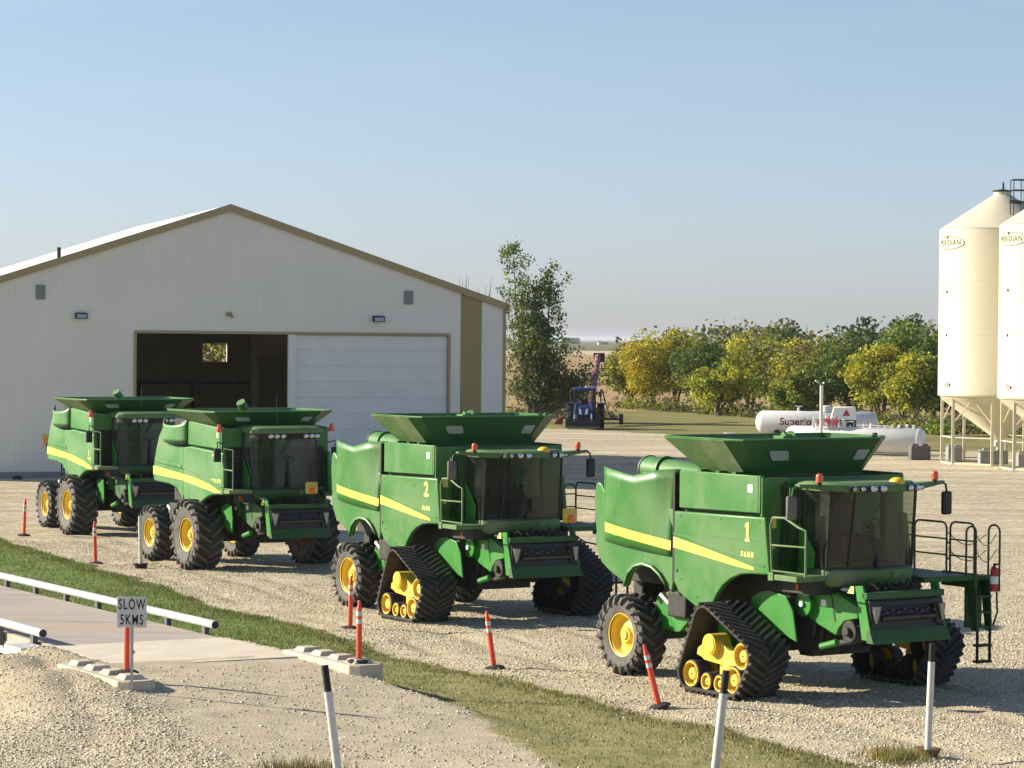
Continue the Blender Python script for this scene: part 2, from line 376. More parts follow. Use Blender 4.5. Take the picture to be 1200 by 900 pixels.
TRC = [(-.15, 1.33, .31), (.93, .80, .31), (.66, .36, .31), (-.60, .36, .31)]
def track_mesh():
    at, Lt = hull_path(TRC); b = MB(); W = .91; n = 110
    gi = []
    ys = [-.455, -.44, 0, .44, .455]
    def nrm(t):
        a = at(t - .02); c = at(t + .02); d = (c - a) / (np.hypot(*(c - a)) + 1e-9); return np.array([-d[1], d[0]])   # outward for clockwise
    outer = []; inner = []
    for i in range(n):
        t = Lt * i / n; p = at(t); nn = nrm(t)
        outer.append(p); inner.append(p - nn * .045)
    v = []; f = []
    for i in range(n):
        v += [(outer[i][0], -W / 2, outer[i][1]), (outer[i][0], W / 2, outer[i][1]), (inner[i][0], W / 2, inner[i][1]), (inner[i][0], -W / 2, inner[i][1])]
    for i in range(n):
        j = (i + 1) % n
        for q in range(4): f.append((4 * i + q, 4 * i + (q + 1) % 4, 4 * j + (q + 1) % 4, 4 * j + q))
    b.add(v, f)
    nl = 38; pitch = Lt / nl; b.mat(1)
    for k in range(nl):
        for sg in (-1, 1):
            pts = []; nr = []
            for i in range(7):
                q = i / 6; y = sg * (W / 2 - .0 - q * (W / 2 - .02)); t = (k + (.5 if sg > 0 else 0)) * pitch + q * .27
                p = at(t); nn = nrm(t); pts.append((p[0], y, p[1])); nr.append((nn[0], 0, nn[1]))
            lug(b, pts, nr, None, .034, .058)
    # drive lugs inside
    for k in range(nl):
        t = k * pitch; p = at(t); nn = nrm(t); q = p - nn * .045; q2 = p - nn * .11
        b.hexa([(q[0] - .04, -.04, q[1] - .02), (q[0] + .04, -.04, q[1] - .02), (q[0] + .04, .04, q[1] - .02), (q[0] - .04, .04, q[1] - .02),
                (q2[0] - .02, -.03, q2[1]), (q2[0] + .02, -.03, q2[1]), (q2[0] + .02, .03, q2[1]), (q2[0] - .02, .03, q2[1])])
    return mesh_of(b, 'track_belt', [M['rubber'], M['tread_track']], 40)
def roller_mesh(r, side, w=.32):
    b = MB(); s = side
    b.mat(1); b.lathe([(r - .025, -.40 * s), (r, -.38 * s), (r, -.10 * s), (r - .02, -.09 * s)], (0, 0, 0), 'y', 28)
    b.lathe([(r - .025, .09 * s), (r, .10 * s), (r, .36 * s), (r - .02, .375 * s)], (0, 0, 0), 'y', 28)
    b.mat(0); b.lathe([(r - .022, .375 * s), (r - .035, .39 * s), (r - .055, .385 * s), (r - .07, .26 * s), (r * .48, .25 * s), (r * .42, .34 * s), (r * .36, .35 * s), (.02, .352 * s)], (0, 0, 0), 'y', 28)
    b.lathe([(r - .02, -.09 * s), (.06, -.08 * s), (.06, .08 * s), (r - .02, .09 * s)], (0, 0, 0), 'y', 28)
    b.mat(1)
    for i in range(6): t = 2 * PI * i / 6; b.cyl((r * .60 * math.cos(t), .24 * s, r * .60 * math.sin(t)), (r * .60 * math.cos(t), .27 * s, r * .60 * math.sin(t)), .013, n=6)
    return mesh_of(b, 'roller', [M['yellow'], M['rubber']], 30)
def track_unit(parent, x, y, side, dirty=False):
    ym = M['yellow'] if not dirty else M['yellow_dirty']
    belt = obj_from(cached('belt', track_mesh), 'track', parent, (x, y, 0))
    # main frame
    b = MB(); yo = .30 * side; yi = .12 * side
    poly = [(-.52, .70), (-.50, .82), (-.22, .98), (-.12, 1.08), (.12, 1.08), (.22, .99), (.42, .86), (.78, .86), (.85, .70), (.62, .56), (.58, .46), (.20, .58), (-.30, .62), (-.36, .66)]
    b.prism(poly, min(yo, yi), max(yo, yi)); b.cyl((.0, .05 * side, .93), (0, .42 * side, .93), .20, n=28); b.cyl((0, .42 * side, .93), (0, .435 * side, .93), .17, n=24)
    b.box(.05, .5, min(.05 * side, .2 * side), max(.05 * side, .2 * side), .30, .60)
    fr = b.build('track_frame', ym, belt, bevel=.012)
    c = MB(); c.cyl((0, .436 * side, .93), (0, .442 * side, .93), .06, n=16); c.build('pivot_cap', M['yellow_dirty'], belt)
    for cx, cz, r in ((-.60, .33, .265), (-.13, .235, .175), (.26, .235, .175), (.67, .34, .265), (.93, .80, .265)):
        obj_from(cached(('rol', r, side), lambda: roller_mesh(r, side)), 'roller', belt, (cx, 0, cz))
    # drive wheel with pins, far up inside the belt
    b = MB(); b.mat(0); b.lathe([(.06, -.06), (.24, -.05), (.24, .05), (.06, .06)], (-.12, -.24 * side, 1.30), 'y', 28)
    for i in range(16):
        t = 2 * PI * i / 16; b.cyl((-.12 + .255 * math.cos(t), -.3 * side, 1.30 + .255 * math.sin(t)), (-.12 + .255 * math.cos(t), -.18 * side, 1.30 + .255 * math.sin(t)), .022, n=6)
    b.build('drive_sprocket', ym, belt)
    b = MB(); b.prism([(-.40, .90), (-.42, 1.2), (-.3, 1.5), (.02, 1.55), (.62, .98), (.5, .8)], -.16 * side, -.10 * side); b.build('inner_plate', M['green_clean'], belt)
    return belt

# ------------------------------------------------------------------ combine harvesters
def arc(cx, cz, r, a0, a1, n):
    return [(cx + r * math.cos(R(a0 + (a1 - a0) * i / n)), cz + r * math.sin(R(a0 + (a1 - a0) * i / n))) for i in range(n + 1)]
def bulge_panel(poly, y, side, t=.05, dy=None):
    b = MB(); y0 = y * 1.0
    b.prism(poly, side * y0, side * (y0 - t)); return b

def rail_hoop(b, p0, p1, z0, z1, r=.02, lean=(0, 0, 0), n=5, bars=()):
    p0 = Vector(p0); p1 = Vector(p1); d = (p1 - p0); L_ = d.length; d.normalize(); cr = min(.13, L_ * .45); ln = Vector(lean)
    pts = [Vector((p0.x, p0.y, z0))]
    for i in range(n + 1):
        t = PI / 2 * i / n; q = p0 + d * (cr - cr * math.cos(t)); pts.append(Vector((q.x, q.y, z1 - cr + cr * math.sin(t))) + ln)
    for i in range(n + 1):
        t = PI / 2 * (1 - i / n); q = p1 - d * (cr - cr * math.cos(t)); pts.append(Vector((q.x, q.y, z1 - cr + cr * math.sin(t))) + ln)
    pts.append(Vector((p1.x, p1.y, z0)))
    b.tube(pts, r, 6)
    for zz in bars:
        k = (zz - z0) / (z1 - z0); b.cyl((p0.x + ln.x * k, p0.y + ln.y * k, zz), (p1.x + ln.x * k, p1.y + ln.y * k, zz), r * .85, n=6)

def cab(root, X0, XF, zb, zt, hw, style, G, dusty):
    """glazed cab between x=X0 and x=XF, floor zb, head zt, half width hw"""
    # floor, rear wall and inside
    b = MB(); b.box(X0, XF - .1, -hw + .04, hw - .04, zb - .02, zb + .04); b.box(X0, X0 + .05, -hw + .04, hw - .04, zb, zb + .45); b.box(X0, X0 + .05, -.5, -.42, zb, zt); b.box(X0, XF, -hw + .04, hw - .04, zt - .03, zt)
    inner = b.build('cab_interior', M['interior'], root)
    s = MB(); cx = (X0 + XF) / 2 - .12
    s.box(cx - .25, cx + .27, -.27, .27, zb + .42, zb + .56); s.box(cx - .33, cx - .2, -.26, .26, zb + .5, zb + 1.15); s.box(cx - .31, cx - .22, -.14, .14, zb + 1.15, zb + 1.36)
    s.box(cx - .15, cx + .15, -.15, .15, zb, zb + .42); s.box(cx - .2, cx + .35, -.48, -.33, zb + .62, zb + .74); s.build('seat', M['seat'], inner, bevel=.03)
    s = MB(); s.cyl((cx + .75, 0, zb), (cx + .55, 0, zb + .72), .05, n=10)
    s.tube([(cx + .53 + .16 * math.cos(t) * .5, .19 * math.sin(t), zb + .75 + .12 * math.cos(t)) for t in [2 * PI * i / 18 for i in range(18)]], .015, 6, True)
    s.cyl((cx + .45, 0, zb + .73), (cx + .6, 0, zb + .76), .05, n=8)
    s.build('steering_wheel', M['black'], inner)
    s = MB(); s.box(cx + .25, cx + .45, -.62, -.50, zb + .75, zb + 1.0); s.cyl((cx + .35, -.56, zb), (cx + .35, -.56, zb + .8), .02, n=6); s.build('display_screen', M['black'], inner)
    # glazing: curved windscreen plus flat sides
    nx = 12; bow = .20
    g = []
    for i in range(7):
        q = i / 6; z = zb + (zt - zb) * q; lean = .10 * q if style == 'S' else -.05 * q
        g.append([(XF + lean + bow * (1 - (2 * j / nx - 1) ** 2) - bow * .2, -hw + 2 * hw * j / nx, z) for j in range(nx + 1)])
    b = MB(); b.sheet(g); b.build('windshield', M['glass'], root, smooth=60)
    for sg in (-1, 1):
        b = MB(); lt = (.10 if style == 'S' else -.05)
        b.add([(X0, sg * hw, zb), (XF - bow * .2, sg * hw, zb), (XF + lt - bow * .2, sg * hw, zt), (X0, sg * hw, zt)], [(0, 1, 2, 3)])
        b.build('side_window', M['glass'], root)
    # pillars
    b = MB(); lt = (.10 if style == 'S' else -.05)
    for sg in (-1, 1):
        b.tube([(XF - bow * .2, sg * hw, zb - .02), (XF + lt - bow * .2, sg * hw, zt)], .028, 6)
        b.tube([(X0, sg * (hw - .01), zb), (X0, sg * (hw - .01), zt)], .05, 6)
    b.tube([(XF - bow * .2 + bow * (1 - (2 * j / nx - 1) ** 2), -hw + 2 * hw * j / nx, zb) for j in range(nx + 1)], .022, 6)
    # door edge rising at the near third of the screen
    b.tube([(XF - bow * .2 + bow * (1 - (.62) ** 2) + .015, -hw * .62, zb), (XF + lt - bow * .2 + bow * (1 - (.55) ** 2) + .015, -hw * .55, zt)], .016, 6)
    b.build('cab_frame', M['black'], root)
    b = MB(); b.tube([(XF + bow * .8 + .07, .12, zt - .02), (XF + bow * .75 + .05, -.22, zt - .62)], .012, 5); b.tube([(XF + bow * .8 + .07, .20, zt - .02), (XF + bow * .75 + .06, -.12, zt - .45)], .010, 5)
    b.build('wiper', M['black'], root)
    # little green pillar panel at the rear of the near side, lower
    b = MB()
    b.prism([(X0 + .10, zb - .02), (X0 + .48, zb - .02), (X0 + .50, zb + .28), (X0 + .22, zb + .62), (X0 + .04, zb + .78)], -hw - .02, -hw - .06)
    b.build('door_panel', M['green_clean'], root, bevel=.01)
    # apron under the windscreen
    g = []
    for q, dz, dx in ((0, 0.0, .02), (1, -.03, .10), (2, -.12, .13), (3, -.26, .08), (4, -.32, -.02)):
        g.append([(XF + dx - bow * .2 + bow * (1 - (2 * j / nx - 1) ** 2) * 1.05 - (.10 if abs(2 * j / nx - 1) > .95 else 0), (-hw + 2 * hw * j / nx) * 1.02, zb + dz - .01) for j in range(nx + 1)])
    b = MB(); b.sheet(g); b.box(X0 - .05, XF - .05, -hw, hw, zb - .30, zb - .03); b.build('cab_apron', dusty, root, smooth=50)
    # leaping-animal emblem: small shield outline on the apron
    xe = XF + .13 + bow * .82
    b = MB(); b.tube([(xe + .006, .35 + .055 * math.cos(t), zb - .13 + .05 * math.sin(t)) for t in [2 * PI * i / 10 for i in range(10)]], .007, 4, True)
    b.tube([(xe + .008, .31, zb - .14), (xe + .008, .34, zb - .12), (xe + .008, .38, zb - .13), (xe + .008, .39, zb - .10)], .006, 4)
    b.build('emblem', M['stripe_text'], root)

def roof_S(root, zt, hw, XF, G):
    # roof with swept visor arms carrying lamps, beacons and mirrors
    b = MB(); z0 = zt; z1 = zt + .17
    pts = [(.95, -1.0), (1.9, -1.08), (2.30, -.7), (2.38, 0), (2.30, .7), (1.9, 1.08), (.95, 1.0)]
    top = [(.98, -.92), (1.9, -1.0), (2.18, -.66), (2.24, 0), (2.18, .66), (1.9, 1.0), (.98, .92)]
    n = 7
    v = [(x, y, z0) for x, y in pts] + [(x, y, z0 + .10) for x, y in pts] + [(x, y, z1) for x, y in top]
    f = [tuple(range(n - 1, -1, -1)), tuple(range(2 * n, 3 * n))]
    for a in (0, 1):
        for i in range(n): f.append((a * n + i, a * n + (i + 1) % n, (a + 1) * n + (i + 1) % n, (a + 1) * n + i))
    b.add(v, f)
    for sg in (-1, 1):
        b.hexa([(1.75, sg * 1.0, z0 + .02), (2.28, sg * .75, z0 + .0), (2.02, sg * 1.72, z0 + .10), (1.86, sg * 1.72, z0 + .10),
                (1.75, sg * 1.0, z0 + .12), (2.25, sg * .75, z0 + .13), (2.0, sg * 1.72, z0 + .16), (1.88, sg * 1.72, z0 + .16)])
    roof = b.build('cab_roof', M['green_dusty'], root, bevel=.02)
    b = MB()     # black lamp housings on the visor
    def fx(y): return 2.38 - .16 * (y / .7) ** 2 if abs(y) < .7 else 2.30 - (abs(y) - .7) * .55
    for y0, y1 in ((-.78, -.02), (.52, 1.12)):
        m_ = 6; g0 = []; g1 = []
        for zz, off in ((z0 + .005, .015), (z0 + .02, .05), (z0 + .10, .05), (z0 + .118, .012)):
            g0.append([(fx(y0 + (y1 - y0) * j / m_) + off, y0 + (y1 - y0) * j / m_, zz) for j in range(m_ + 1)])
        b.sheet(g0)
    b.build('lamp_housing', M['black'], roof, solid=.03)
    for y in (-.68, -.52, -.32, -.12, .62, .80, .98):
        r = .055 if y not in (-.68, -.52, .98) else .04
        q = MB(); q.lathe([(r, -.01), (r * 1.0, .02), (r * .6, .035), (.001, .04)], (0, 0, 0), 'x', 14)
        q.v = [(fx(y) + .045 + a, y + c * 1.35 * (1 if r > .05 else .9), z0 + .06 + d) for a, c, d in q.v]
        q.build('work_light', M['chrome'], roof)
    for sg in (-1, 1):
        q = MB(); q.cyl((2.12, sg * 1.36, z0 + .12), (2.12, sg * 1.36, z0 + .20), .045, n=12); q.build('beacon_base', M['black'], roof)
        q = MB(); q.cyl((2.12, sg * 1.36, z0 + .19), (2.12, sg * 1.36, z0 + .30), .07, .065, 14); q.dome((2.12, sg * 1.36, z0 + .30), .065, .05); q.build('beacon_light', M['amber_red'], roof)
        # mirrors
        q = MB(); q.tube([(1.92, sg * 1.70, z0 + .12), (1.93, sg * 1.80, z0 + .08), (1.93, sg * 1.83, z0 - .06)], .022, 6)
        if sg < 0: q.tube([(1.30, -1.0, z0 + .05), (1.60, -1.60, z0 + .06), (1.88, -1.83, z0 + .0), (1.9, -1.84, z0 - .1)], .018, 6)
        arm = q.build('mirror_arm', M['green_dark'] if sg < 0 else M['black'], root)
        q = MB(); q.box(1.88, 1.97, sg * 1.83 - .11, sg * 1.83 + .11, z0 - .48, z0 - .05); q.build('mirror', M['grey_mirror'] if sg < 0 else M['black'], root, bevel=.035)
    q = MB(); q.cyl((2.14, .44, z0 + .10), (2.14, .44, z0 + .16), .14, .15, 18); q.dome((2.14, .44, z0 + .16), .15, .09, 18); q.build('satellite_receiver', M['yellow'], roof)

def roof_T(root, zt, hw, XF, G):
    b = MB(); z0 = zt
    pts = [(1.1, -1.02), (2.35, -1.08), (2.52, -.9), (2.56, 0), (2.52, .9), (2.35, 1.08), (1.1, 1.02)]
    n = 7
    v = [(x, y, z0) for x, y in pts] + [(x, y, z0 + .13) for x, y in pts] + [(1.15 + (x - 1.15) * .88, y * .9, z0 + .2) for x, y in pts]
    f = [tuple(range(n - 1, -1, -1)), tuple(range(2 * n, 3 * n))]
    for a in (0, 1):
        for i in range(n): f.append((a * n + i, a * n + (i + 1) % n, (a + 1) * n + (i + 1) % n, (a + 1) * n + i))
    b.add(v, f); roof = b.build('cab_roof', M['green_dusty'], root, bevel=.03)
    b = MB(); b.hexa([(2.2, -1.05, z0 - .16), (2.44, -.92, z0 - .16), (2.44, .92, z0 - .16), (2.2, 1.05, z0 - .16), (2.2, -1.05, z0), (2.50, -.92, z0), (2.50, .92, z0), (2.2, 1.05, z0)])
    b.build('lamp_housing', M['black'], roof)
    for y in (-.55, -.36, -.17, .52, .70, .86):
        q = MB(); q.lathe([(.075, -.01), (.075, .02), (.04, .035), (.001, .04)], (0, 0, 0), 'x', 14); q.v = [(2.475 + a, y + c, z0 - .075 + d * .8) for a, c, d in q.v]
        q.build('work_light', M['chrome'], roof)
    for sg in (-1, 1):
        q = MB(); q.tube([(1.62, sg * 1.62, 3.55), (1.72, sg * 1.8, 3.6), (1.72, sg * 1.8, 3.4)], .02, 6); q.box(1.68, 1.76, sg * 1.8 - .1, sg * 1.8 + .1, 3.05, 3.42)
        q.build('mirror', M['black'], root, bevel=.02)
        q = MB(); q.box(1.60, 1.70, sg * 1.72 - .07, sg * 1.72 + .07, 3.86, 3.97); q.cyl((1.66, sg * 1.72, 3.96), (1.66, sg * 1.72, 4.08), .06, .055, 12); q.build('beacon_light', M['amber_red'], root)
    q = MB(); q.tube([(1.9, -.1, z0 + .18), (1.88, -.1, z0 + 1.0)], .008, 5); q.build('antenna', M['black'], root)

def feeder(root, S, G):
    X1 = 2.80 if S else 3.05; top = 2.04 if S else 1.92; bot = 1.22 if S else 1.08
    # sloped throat
    b = MB(); b.hexa([(.9, -.62, 1.20), (X1 - .12, -.66, bot + .02), (X1 - .12, .66, bot + .02), (.9, .62, 1.20), (.9, -.62, 2.0), (X1 - .18, -.66, top - .12), (X1 - .18, .66, top - .12), (.9, .62, 2.0)])
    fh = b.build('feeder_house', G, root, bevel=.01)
    # side shields on the near side
    b = MB(); b.prism([(1.15, 1.92), (1.25, 2.0), (2.05, 1.98), (2.62, 1.78), (2.62, 1.58), (2.25, 1.50), (2.10, 1.36), (2.02, 1.22), (1.5, 1.38), (1.15, 1.52)], -.70, -.86)
    b.build('drive_shield', M['green_clean'] if S else G, fh, bevel=.02)
    b = MB(); b.prism([(1.86, 2.0), (1.89, 2.0), (2.02, 1.48), (1.99, 1.47)], -.862, -.868); b.build('shield_seam', M['black'], fh)
    b = MB(); b.cyl((1.22, -.68, 1.73), (1.22, -.98, 1.73), .23, n=24); b.cyl((1.22, -.98, 1.73), (1.22, -1.0, 1.73), .06, n=12)
    b.build('drive_cover', M['green_clean'] if S else G, fh, bevel=.03)
    b = MB(); b.cyl((1.22, -1.0, 1.73), (1.22, -1.03, 1.73), .05, n=12); b.box(1.60, 1.74, -.861, -.866, 1.72, 1.84); b.build('white_decal', M['white_decal'], fh)
    b = MB(); b.cyl((2.42, -.60, 1.33), (2.42, -.9, 1.33), .20, n=18); b.cyl((2.42, -.9, 1.33), (2.42, -.98, 1.33), .08, n=12); b.box(2.2, 2.62, -.7, -.85, 1.15, 1.46); b.build('drive_coupler', M['dark'], fh, bevel=.02)
    # front frame: upright plate ring around the mouth, tipped forward at the bottom
    tl = .10
    def fr(x, y, z): return (X1 + x - (z - bot) * tl + .1, y, z)
    b = MB()
    W = .90
    b.hexa([fr(0, -W, bot - .05), fr(.22, -W - .02, bot - .05), fr(.22, W + .02, bot - .05), fr(0, W, bot - .05), fr(0, -W, bot + .17), fr(.10, -W, bot + .2), fr(.10, W, bot + .2), fr(0, W, bot + .17)])
    b.hexa([fr(-.05, -W, top - .10), fr(.10, -W, top - .10), fr(.10, W, top - .10), fr(-.05, W, top - .10), fr(-.05, -W, top + .02), fr(.12, -W, top + .02), fr(.12, W, top + .02), fr(-.05, W, top + .02)])
    b.build('mouth_frame', G if S else M['green_dark'], fh, bevel=.012)
    b = MB()
    for sg in (-1, 1):
        b.hexa([fr(-.12, sg * W, bot), fr(.14, sg * W, bot), fr(.14, sg * (W - .04), bot), fr(-.12, sg * (W - .04), bot), fr(-.22, sg * W, top + .12), fr(-.02, sg * W, top + .14), fr(-.02, sg * (W - .04), top + .14), fr(-.22, sg * (W - .04), top + .12)])
    b.build('frame_side', M['green_clean'], fh)
    b = MB(); b.hexa([fr(.01, -W + .05, bot + .18), fr(.09, -W + .05, bot + .18), fr(.09, W - .05, bot + .18), fr(.01, W - .05, bot + .18), fr(.01, -W + .05, top - .1), fr(.03, -W + .05, top - .1), fr(.03, W - .05, top - .1), fr(.01, W - .05, top - .1)])
    b.build('mouth_dark_fill', M['black'], fh)  # black plate stands for the dark depth of the mouth
    b = MB()
    for sg in (-1, 1):
        b.hexa([fr(.03, sg * .86, bot + .2), fr(.13, sg * .86, bot + .2), fr(.13, sg * .66, bot + .25), fr(.03, sg * .66, bot + .25), fr(.03, sg * .86, top - .12), fr(.10, sg * .86, top - .12), fr(.12, sg * .60, top - .12), fr(.03, sg * .60, top - .12)])
    b.hexa([fr(.03, -.62, top - .22), fr(.14, -.62, top - .22), fr(.14, .62, top - .22), fr(.03, .62, top - .22), fr(.03, -.66, top - .13), fr(.12, -.66, top - .13), fr(.12, .66, top - .13), fr(.03, .66, top - .13)])
    b.build('mouth_opening_rim', M['black'], fh, bevel=.01)
    b = MB(); zc = (top + bot) / 2
    b.cyl(fr(.10, -.62, zc - .03), fr(.10, .62, zc - .03), .055, n=14)
    for k in range(9): b.box(*sum([[fr(.12, 0, zc)[0] - .03, fr(.12, 0, zc)[0] + .05], [-.58 + k * .14, -.50 + k * .14]], []), zc + .07 + (.03 if k % 2 else 0), zc + .10 + (.03 if k % 2 else 0))
    b.build('feeder_drum', M['drum'], fh)
    for sg in (-1, 1):
        b = MB(); b.hexa([fr(.12, sg * .80, bot + .30), fr(.16, sg * .80, bot + .30), fr(.16, sg * .76, bot + .30), fr(.12, sg * .76, bot + .30), fr(.10, sg * .84, top - .2), fr(.20, sg * .84, top - .22), fr(.20, sg * .68, top - .22), fr(.10, sg * .68, top - .2)])
        b.build('guide_horn', M['steel'], fh)
    b = MB(); b.prism([(X1 - .42, top - .02), (X1 - .32, top + .11), (X1 - .24, top + .11), (X1 - .24, top - .02)], -.90, -.91); b.build('warning_decal', M['decal'], fh)
    # hoses and couplers on top
    b = MB(); rnd = random.Random(3)
    for k in range(7):
        y = -.5 + k * .17; b.tube([(X1 - .45, y, top - .05), (X1 - .3, y + .05, top + .12 + rnd.random() * .08), (X1 - .1, y + .1 * rnd.random(), top + .05)], .018, 5)
    b.build('hydraulic_hose', M['black'], fh)
    # lift cylinders
    b = MB()
    for sg in (-1, 1): b.cyl((.6, sg * .5, .8), (2.3, sg * .6, 1.15), .06, n=10); b.cyl((1.7, sg * .57, 1.03), (2.5, sg * .62, 1.2), .035, n=8)
    b.build('lift_cylinder', M['dark'], root)
    b = MB(); b.cyl((1.85, -1.05, 1.02), (2.25, -1.02, 1.13), .065, n=10); b.build('lock_lever', M['green_clean'], root)
    return fh

def text_side(root, name, body, size, x, z, y, m, **k):
    # reads left-to-right towards +x when seen from the -y side
    return place_text(name, body, size, lambda a, b_, c: (x + a, y - abs(c) if c > 0 else y, z + b_), m, root, **k)

def combine(loc, yaw, label, kind, number, model, lampy=None):
    S = kind == 'S'
    G = M['green'] if S else M['green_old']
    root = empty('combine_harvester', (*loc, 0), R(yaw - 90), label, 'combine harvester', 'green combine harvesters parked in a row')
    if S:
        # ---------------- bodywork, traced dimensions
        w = 1.70
        lower = [(-1.76, 3.27), (1.00, 3.31), (1.05, 3.0), (1.17, 2.27), (.62, 2.25), (.30, 2.22), (.02, 2.12), (-.22, 1.98), (-.40, 1.80), (-.52, 1.62), (-.62, 1.42), (-.72, 1.36), (-1.60, 1.74), (-1.76, 1.95)]
        for sg in (-1, 1):
            b = MB(); b.prism(lower, sg * w, sg * (w - .12)); p = b.build('side_panel', G, root, bevel=.03)
            if sg < 0:
                b = MB(); b.prism([(-1.76, 2.58), (-1.2, 2.52), (.2, 2.36), (.72, 2.33), (.70, 2.38), (.2, 2.47), (-1.2, 2.70), (-1.76, 2.78)], -w - .004, -w - .01); b.build('stripe', M['stripe'], p)
                if number == '1':
                    b = MB(); b.prism([(.43, 2.84), (.57, 2.84), (.57, 2.88), (.535, 2.89), (.535, 3.19), (.485, 3.19), (.43, 3.14), (.43, 3.09), (.47, 3.11), (.47, 2.89), (.43, 2.88)], -w - .004, -w - .008); b.build('number_decal', M['decal'], p, smooth=0)
                else: text_side(p, 'number_decal', number, .46, .50, 3.02, -w - .004, M['decal'], bold=.012, xscale=1.0)
                text_side(p, 'model_decal', model, .135, .50, 2.60, -w - .004, M['decal'], bold=.004, spacing=1.25, xscale=1.2)
                b = MB(); b.box(-1.72, .9, -w - .003, -w + .02, 2.86, 2.862); b.box(-1.66, -1.62, -w - .01, -w, 2.12, 2.18); b.build('panel_latch', M['black'], p)
        upper = [(-1.60, 3.34), (.86, 3.37), (.86, 4.05), (-1.60, 4.05)]
        for sg in (-1, 1):
            b = MB(); b.prism(upper, sg * w, sg * (w - .1)); p = b.build('tank_side_panel', G, root, bevel=.015)
            if sg < 0:
                b = MB(); b.box(.50, .64, -w - .008, -w - .003, 3.74, 3.88); b.build('white_decal', M['white_decal'], p)
                b = MB(); b.box(.79, .80, -w - .006, -w + .01, 3.38, 4.04); b.build('panel_seam', M['green_dark'], p)
        b = MB()
        for (x, z) in ((-1.55, 3.18), (-.3, 3.2), (.86, 3.22), (-1.5, 2.0), (1.0, 2.42), (-1.0, 1.7)): b.cyl((x, -w - .006, z), (x, -w + .01, z), .018, n=8)
        b.build('panel_bolts', M['black'], root)
        b = MB(); b.prism([(-1.76, 2.86), (-1.2, 2.80), (.4, 2.56), (1.02, 2.42), (1.02, 2.40), (.4, 2.50), (-1.2, 2.74), (-1.76, 2.82)], -w - .002, -w - .016); b.build('crease', M['green'], root, bevel=.006)
        b = MB(); b.box(.902, .908, -1.50, -1.36, 3.1, 3.3); b.box(.902, .908, -1.5, -1.4, 2.72, 2.82); b.build('warning_decal', M['decal'], root)
        b = MB(); b.tube([(.94, -1.25, 3.9), (.95, -1.22, 3.2), (.96, -1.3, 2.4)], .022, 6); b.tube([(.94, -1.17, 3.95), (.97, -1.12, 3.1), (.96, -1.2, 2.4)], .016, 6); b.build('hydraulic_hose', M['black'], root)
        b = MB()
        for k in range(9): b.box(-4.475, -4.44, -1.1, 1.1, 2.35 + k * .12, 2.40 + k * .12)
        b.build('rear_grille', M['black'], root)
        # tail: engine side shell with wheel arch
        tail = [(-1.80, 1.92), (-1.80, 3.30), (-4.05, 3.45), (-4.2, 3.66), (-4.34, 3.70), (-4.42, 3.62), (-4.46, 3.3), (-4.42, 2.9), (-4.38, 2.72), (-4.42, 2.62), (-4.38, 2.4), (-4.2, 2.12), (-3.95, 1.98), (-3.50, 1.80), (-3.34, 1.70)]
        tail += [(-3.22, 1.95), (-3.02, 2.10), (-2.75, 2.16), (-2.45, 2.12), (-2.2, 2.0), (-2.0, 1.82), (-1.86, 1.70)]
        for sg in (-1, 1):
            b = MB(); b.prism(tail, sg * (w - .03), sg * (w - .13)); b.build('tail_panel', G, root, bevel=.03)
        # fender lip
        b = MB(); lip = [(-3.34, 1.70), (-3.22, 1.95), (-3.02, 2.10), (-2.75, 2.16), (-2.45, 2.12), (-2.2, 2.0), (-2.0, 1.82)]
        b.sheet([[(x, -w + .02, z) for x, z in lip], [(x - .0, -w - .04, z + .015) for x, z in lip], [(x + (.0), -w - .04, z + .075) for x, z in lip]]); b.build('wheel_arch', G, root, solid=.02)
        # engine intake shell with V notch, bulging out
        V = [(-4.02, 2.56), (-4.04, 3.4), (-4.06, 3.99), (-3.45, 3.90), (-2.90, 3.78), (-2.40, 3.92), (-2.02, 4.02), (-1.84, 4.02), (-1.80, 3.3), (-1.84, 2.40)]
        b = MB(); b.box(-1.80, -1.74, -w + .0, w - .0, 1.9, 4.0); b.build('panel_gap', M['black'], root)
        for sg in (-1, 1):
            g = []
            for i in range(18):
                q = i / 17; x = -4.04 + q * 2.2
                if abs(x + 2.90) < .07: x = -2.90
                zt_ = np.interp(x, [-4.06, -3.45, -2.90, -2.40, -2.02, -1.8], [4.01, 3.95, 3.885, 3.99, 4.05, 4.05]); zb_ = 2.56 - .16 * q
                out0 = .03 + .12 * math.sin(PI * min(1, q * 1.02) ** .8); curl = .24 * max(0, q - .80) / .20
                g.append([(x, sg * (w + (out0 * (.4 + .6 * k / 8) - curl * (k / 8) ** 1.5)), zb_ + (zt_ - zb_) * k / 8) for k in range(9)])
            b = MB(); b.sheet(g); p = b.build('intake_shell', G, root, smooth=60, solid=.04)
            if sg < 0:
                g = []
                for i in range(9):
                    q = i / 8; x = -3.98 + q * 2.14; qq = (x + 4.04) / 2.2
                    out = .03 + .12 * math.sin(PI * min(1, qq * 1.02) ** .8); curl = .24 * max(0, qq - .80) / .20
                    zc = 2.82 - .175 * qq * 1.35 + .02; zz = [zc - .09, zc + .09]
                    g.append([(x, -(w + out * (.4 + .6 * ((z - 2.45) / 1.45)) - curl * max(0, (z - 2.45) / 1.5) ** 1.5 + .010), z) for z in zz])
                b = MB(); b.sheet(g); st = b.build('stripe', M['stripe'], p, smooth=60)
                vs, fs = text_mesh('JOHN DEERE', .10, extrude=.001, spacing=1.25)
                b = MB(); b.add([(-3.25 + a, -(w + .105 + c * .5), 2.745 - .105 * (a + .5) + b_) for a, b_, c in vs], fs); b.build('brand_decal', M['stripe_text'], p, smooth=0)
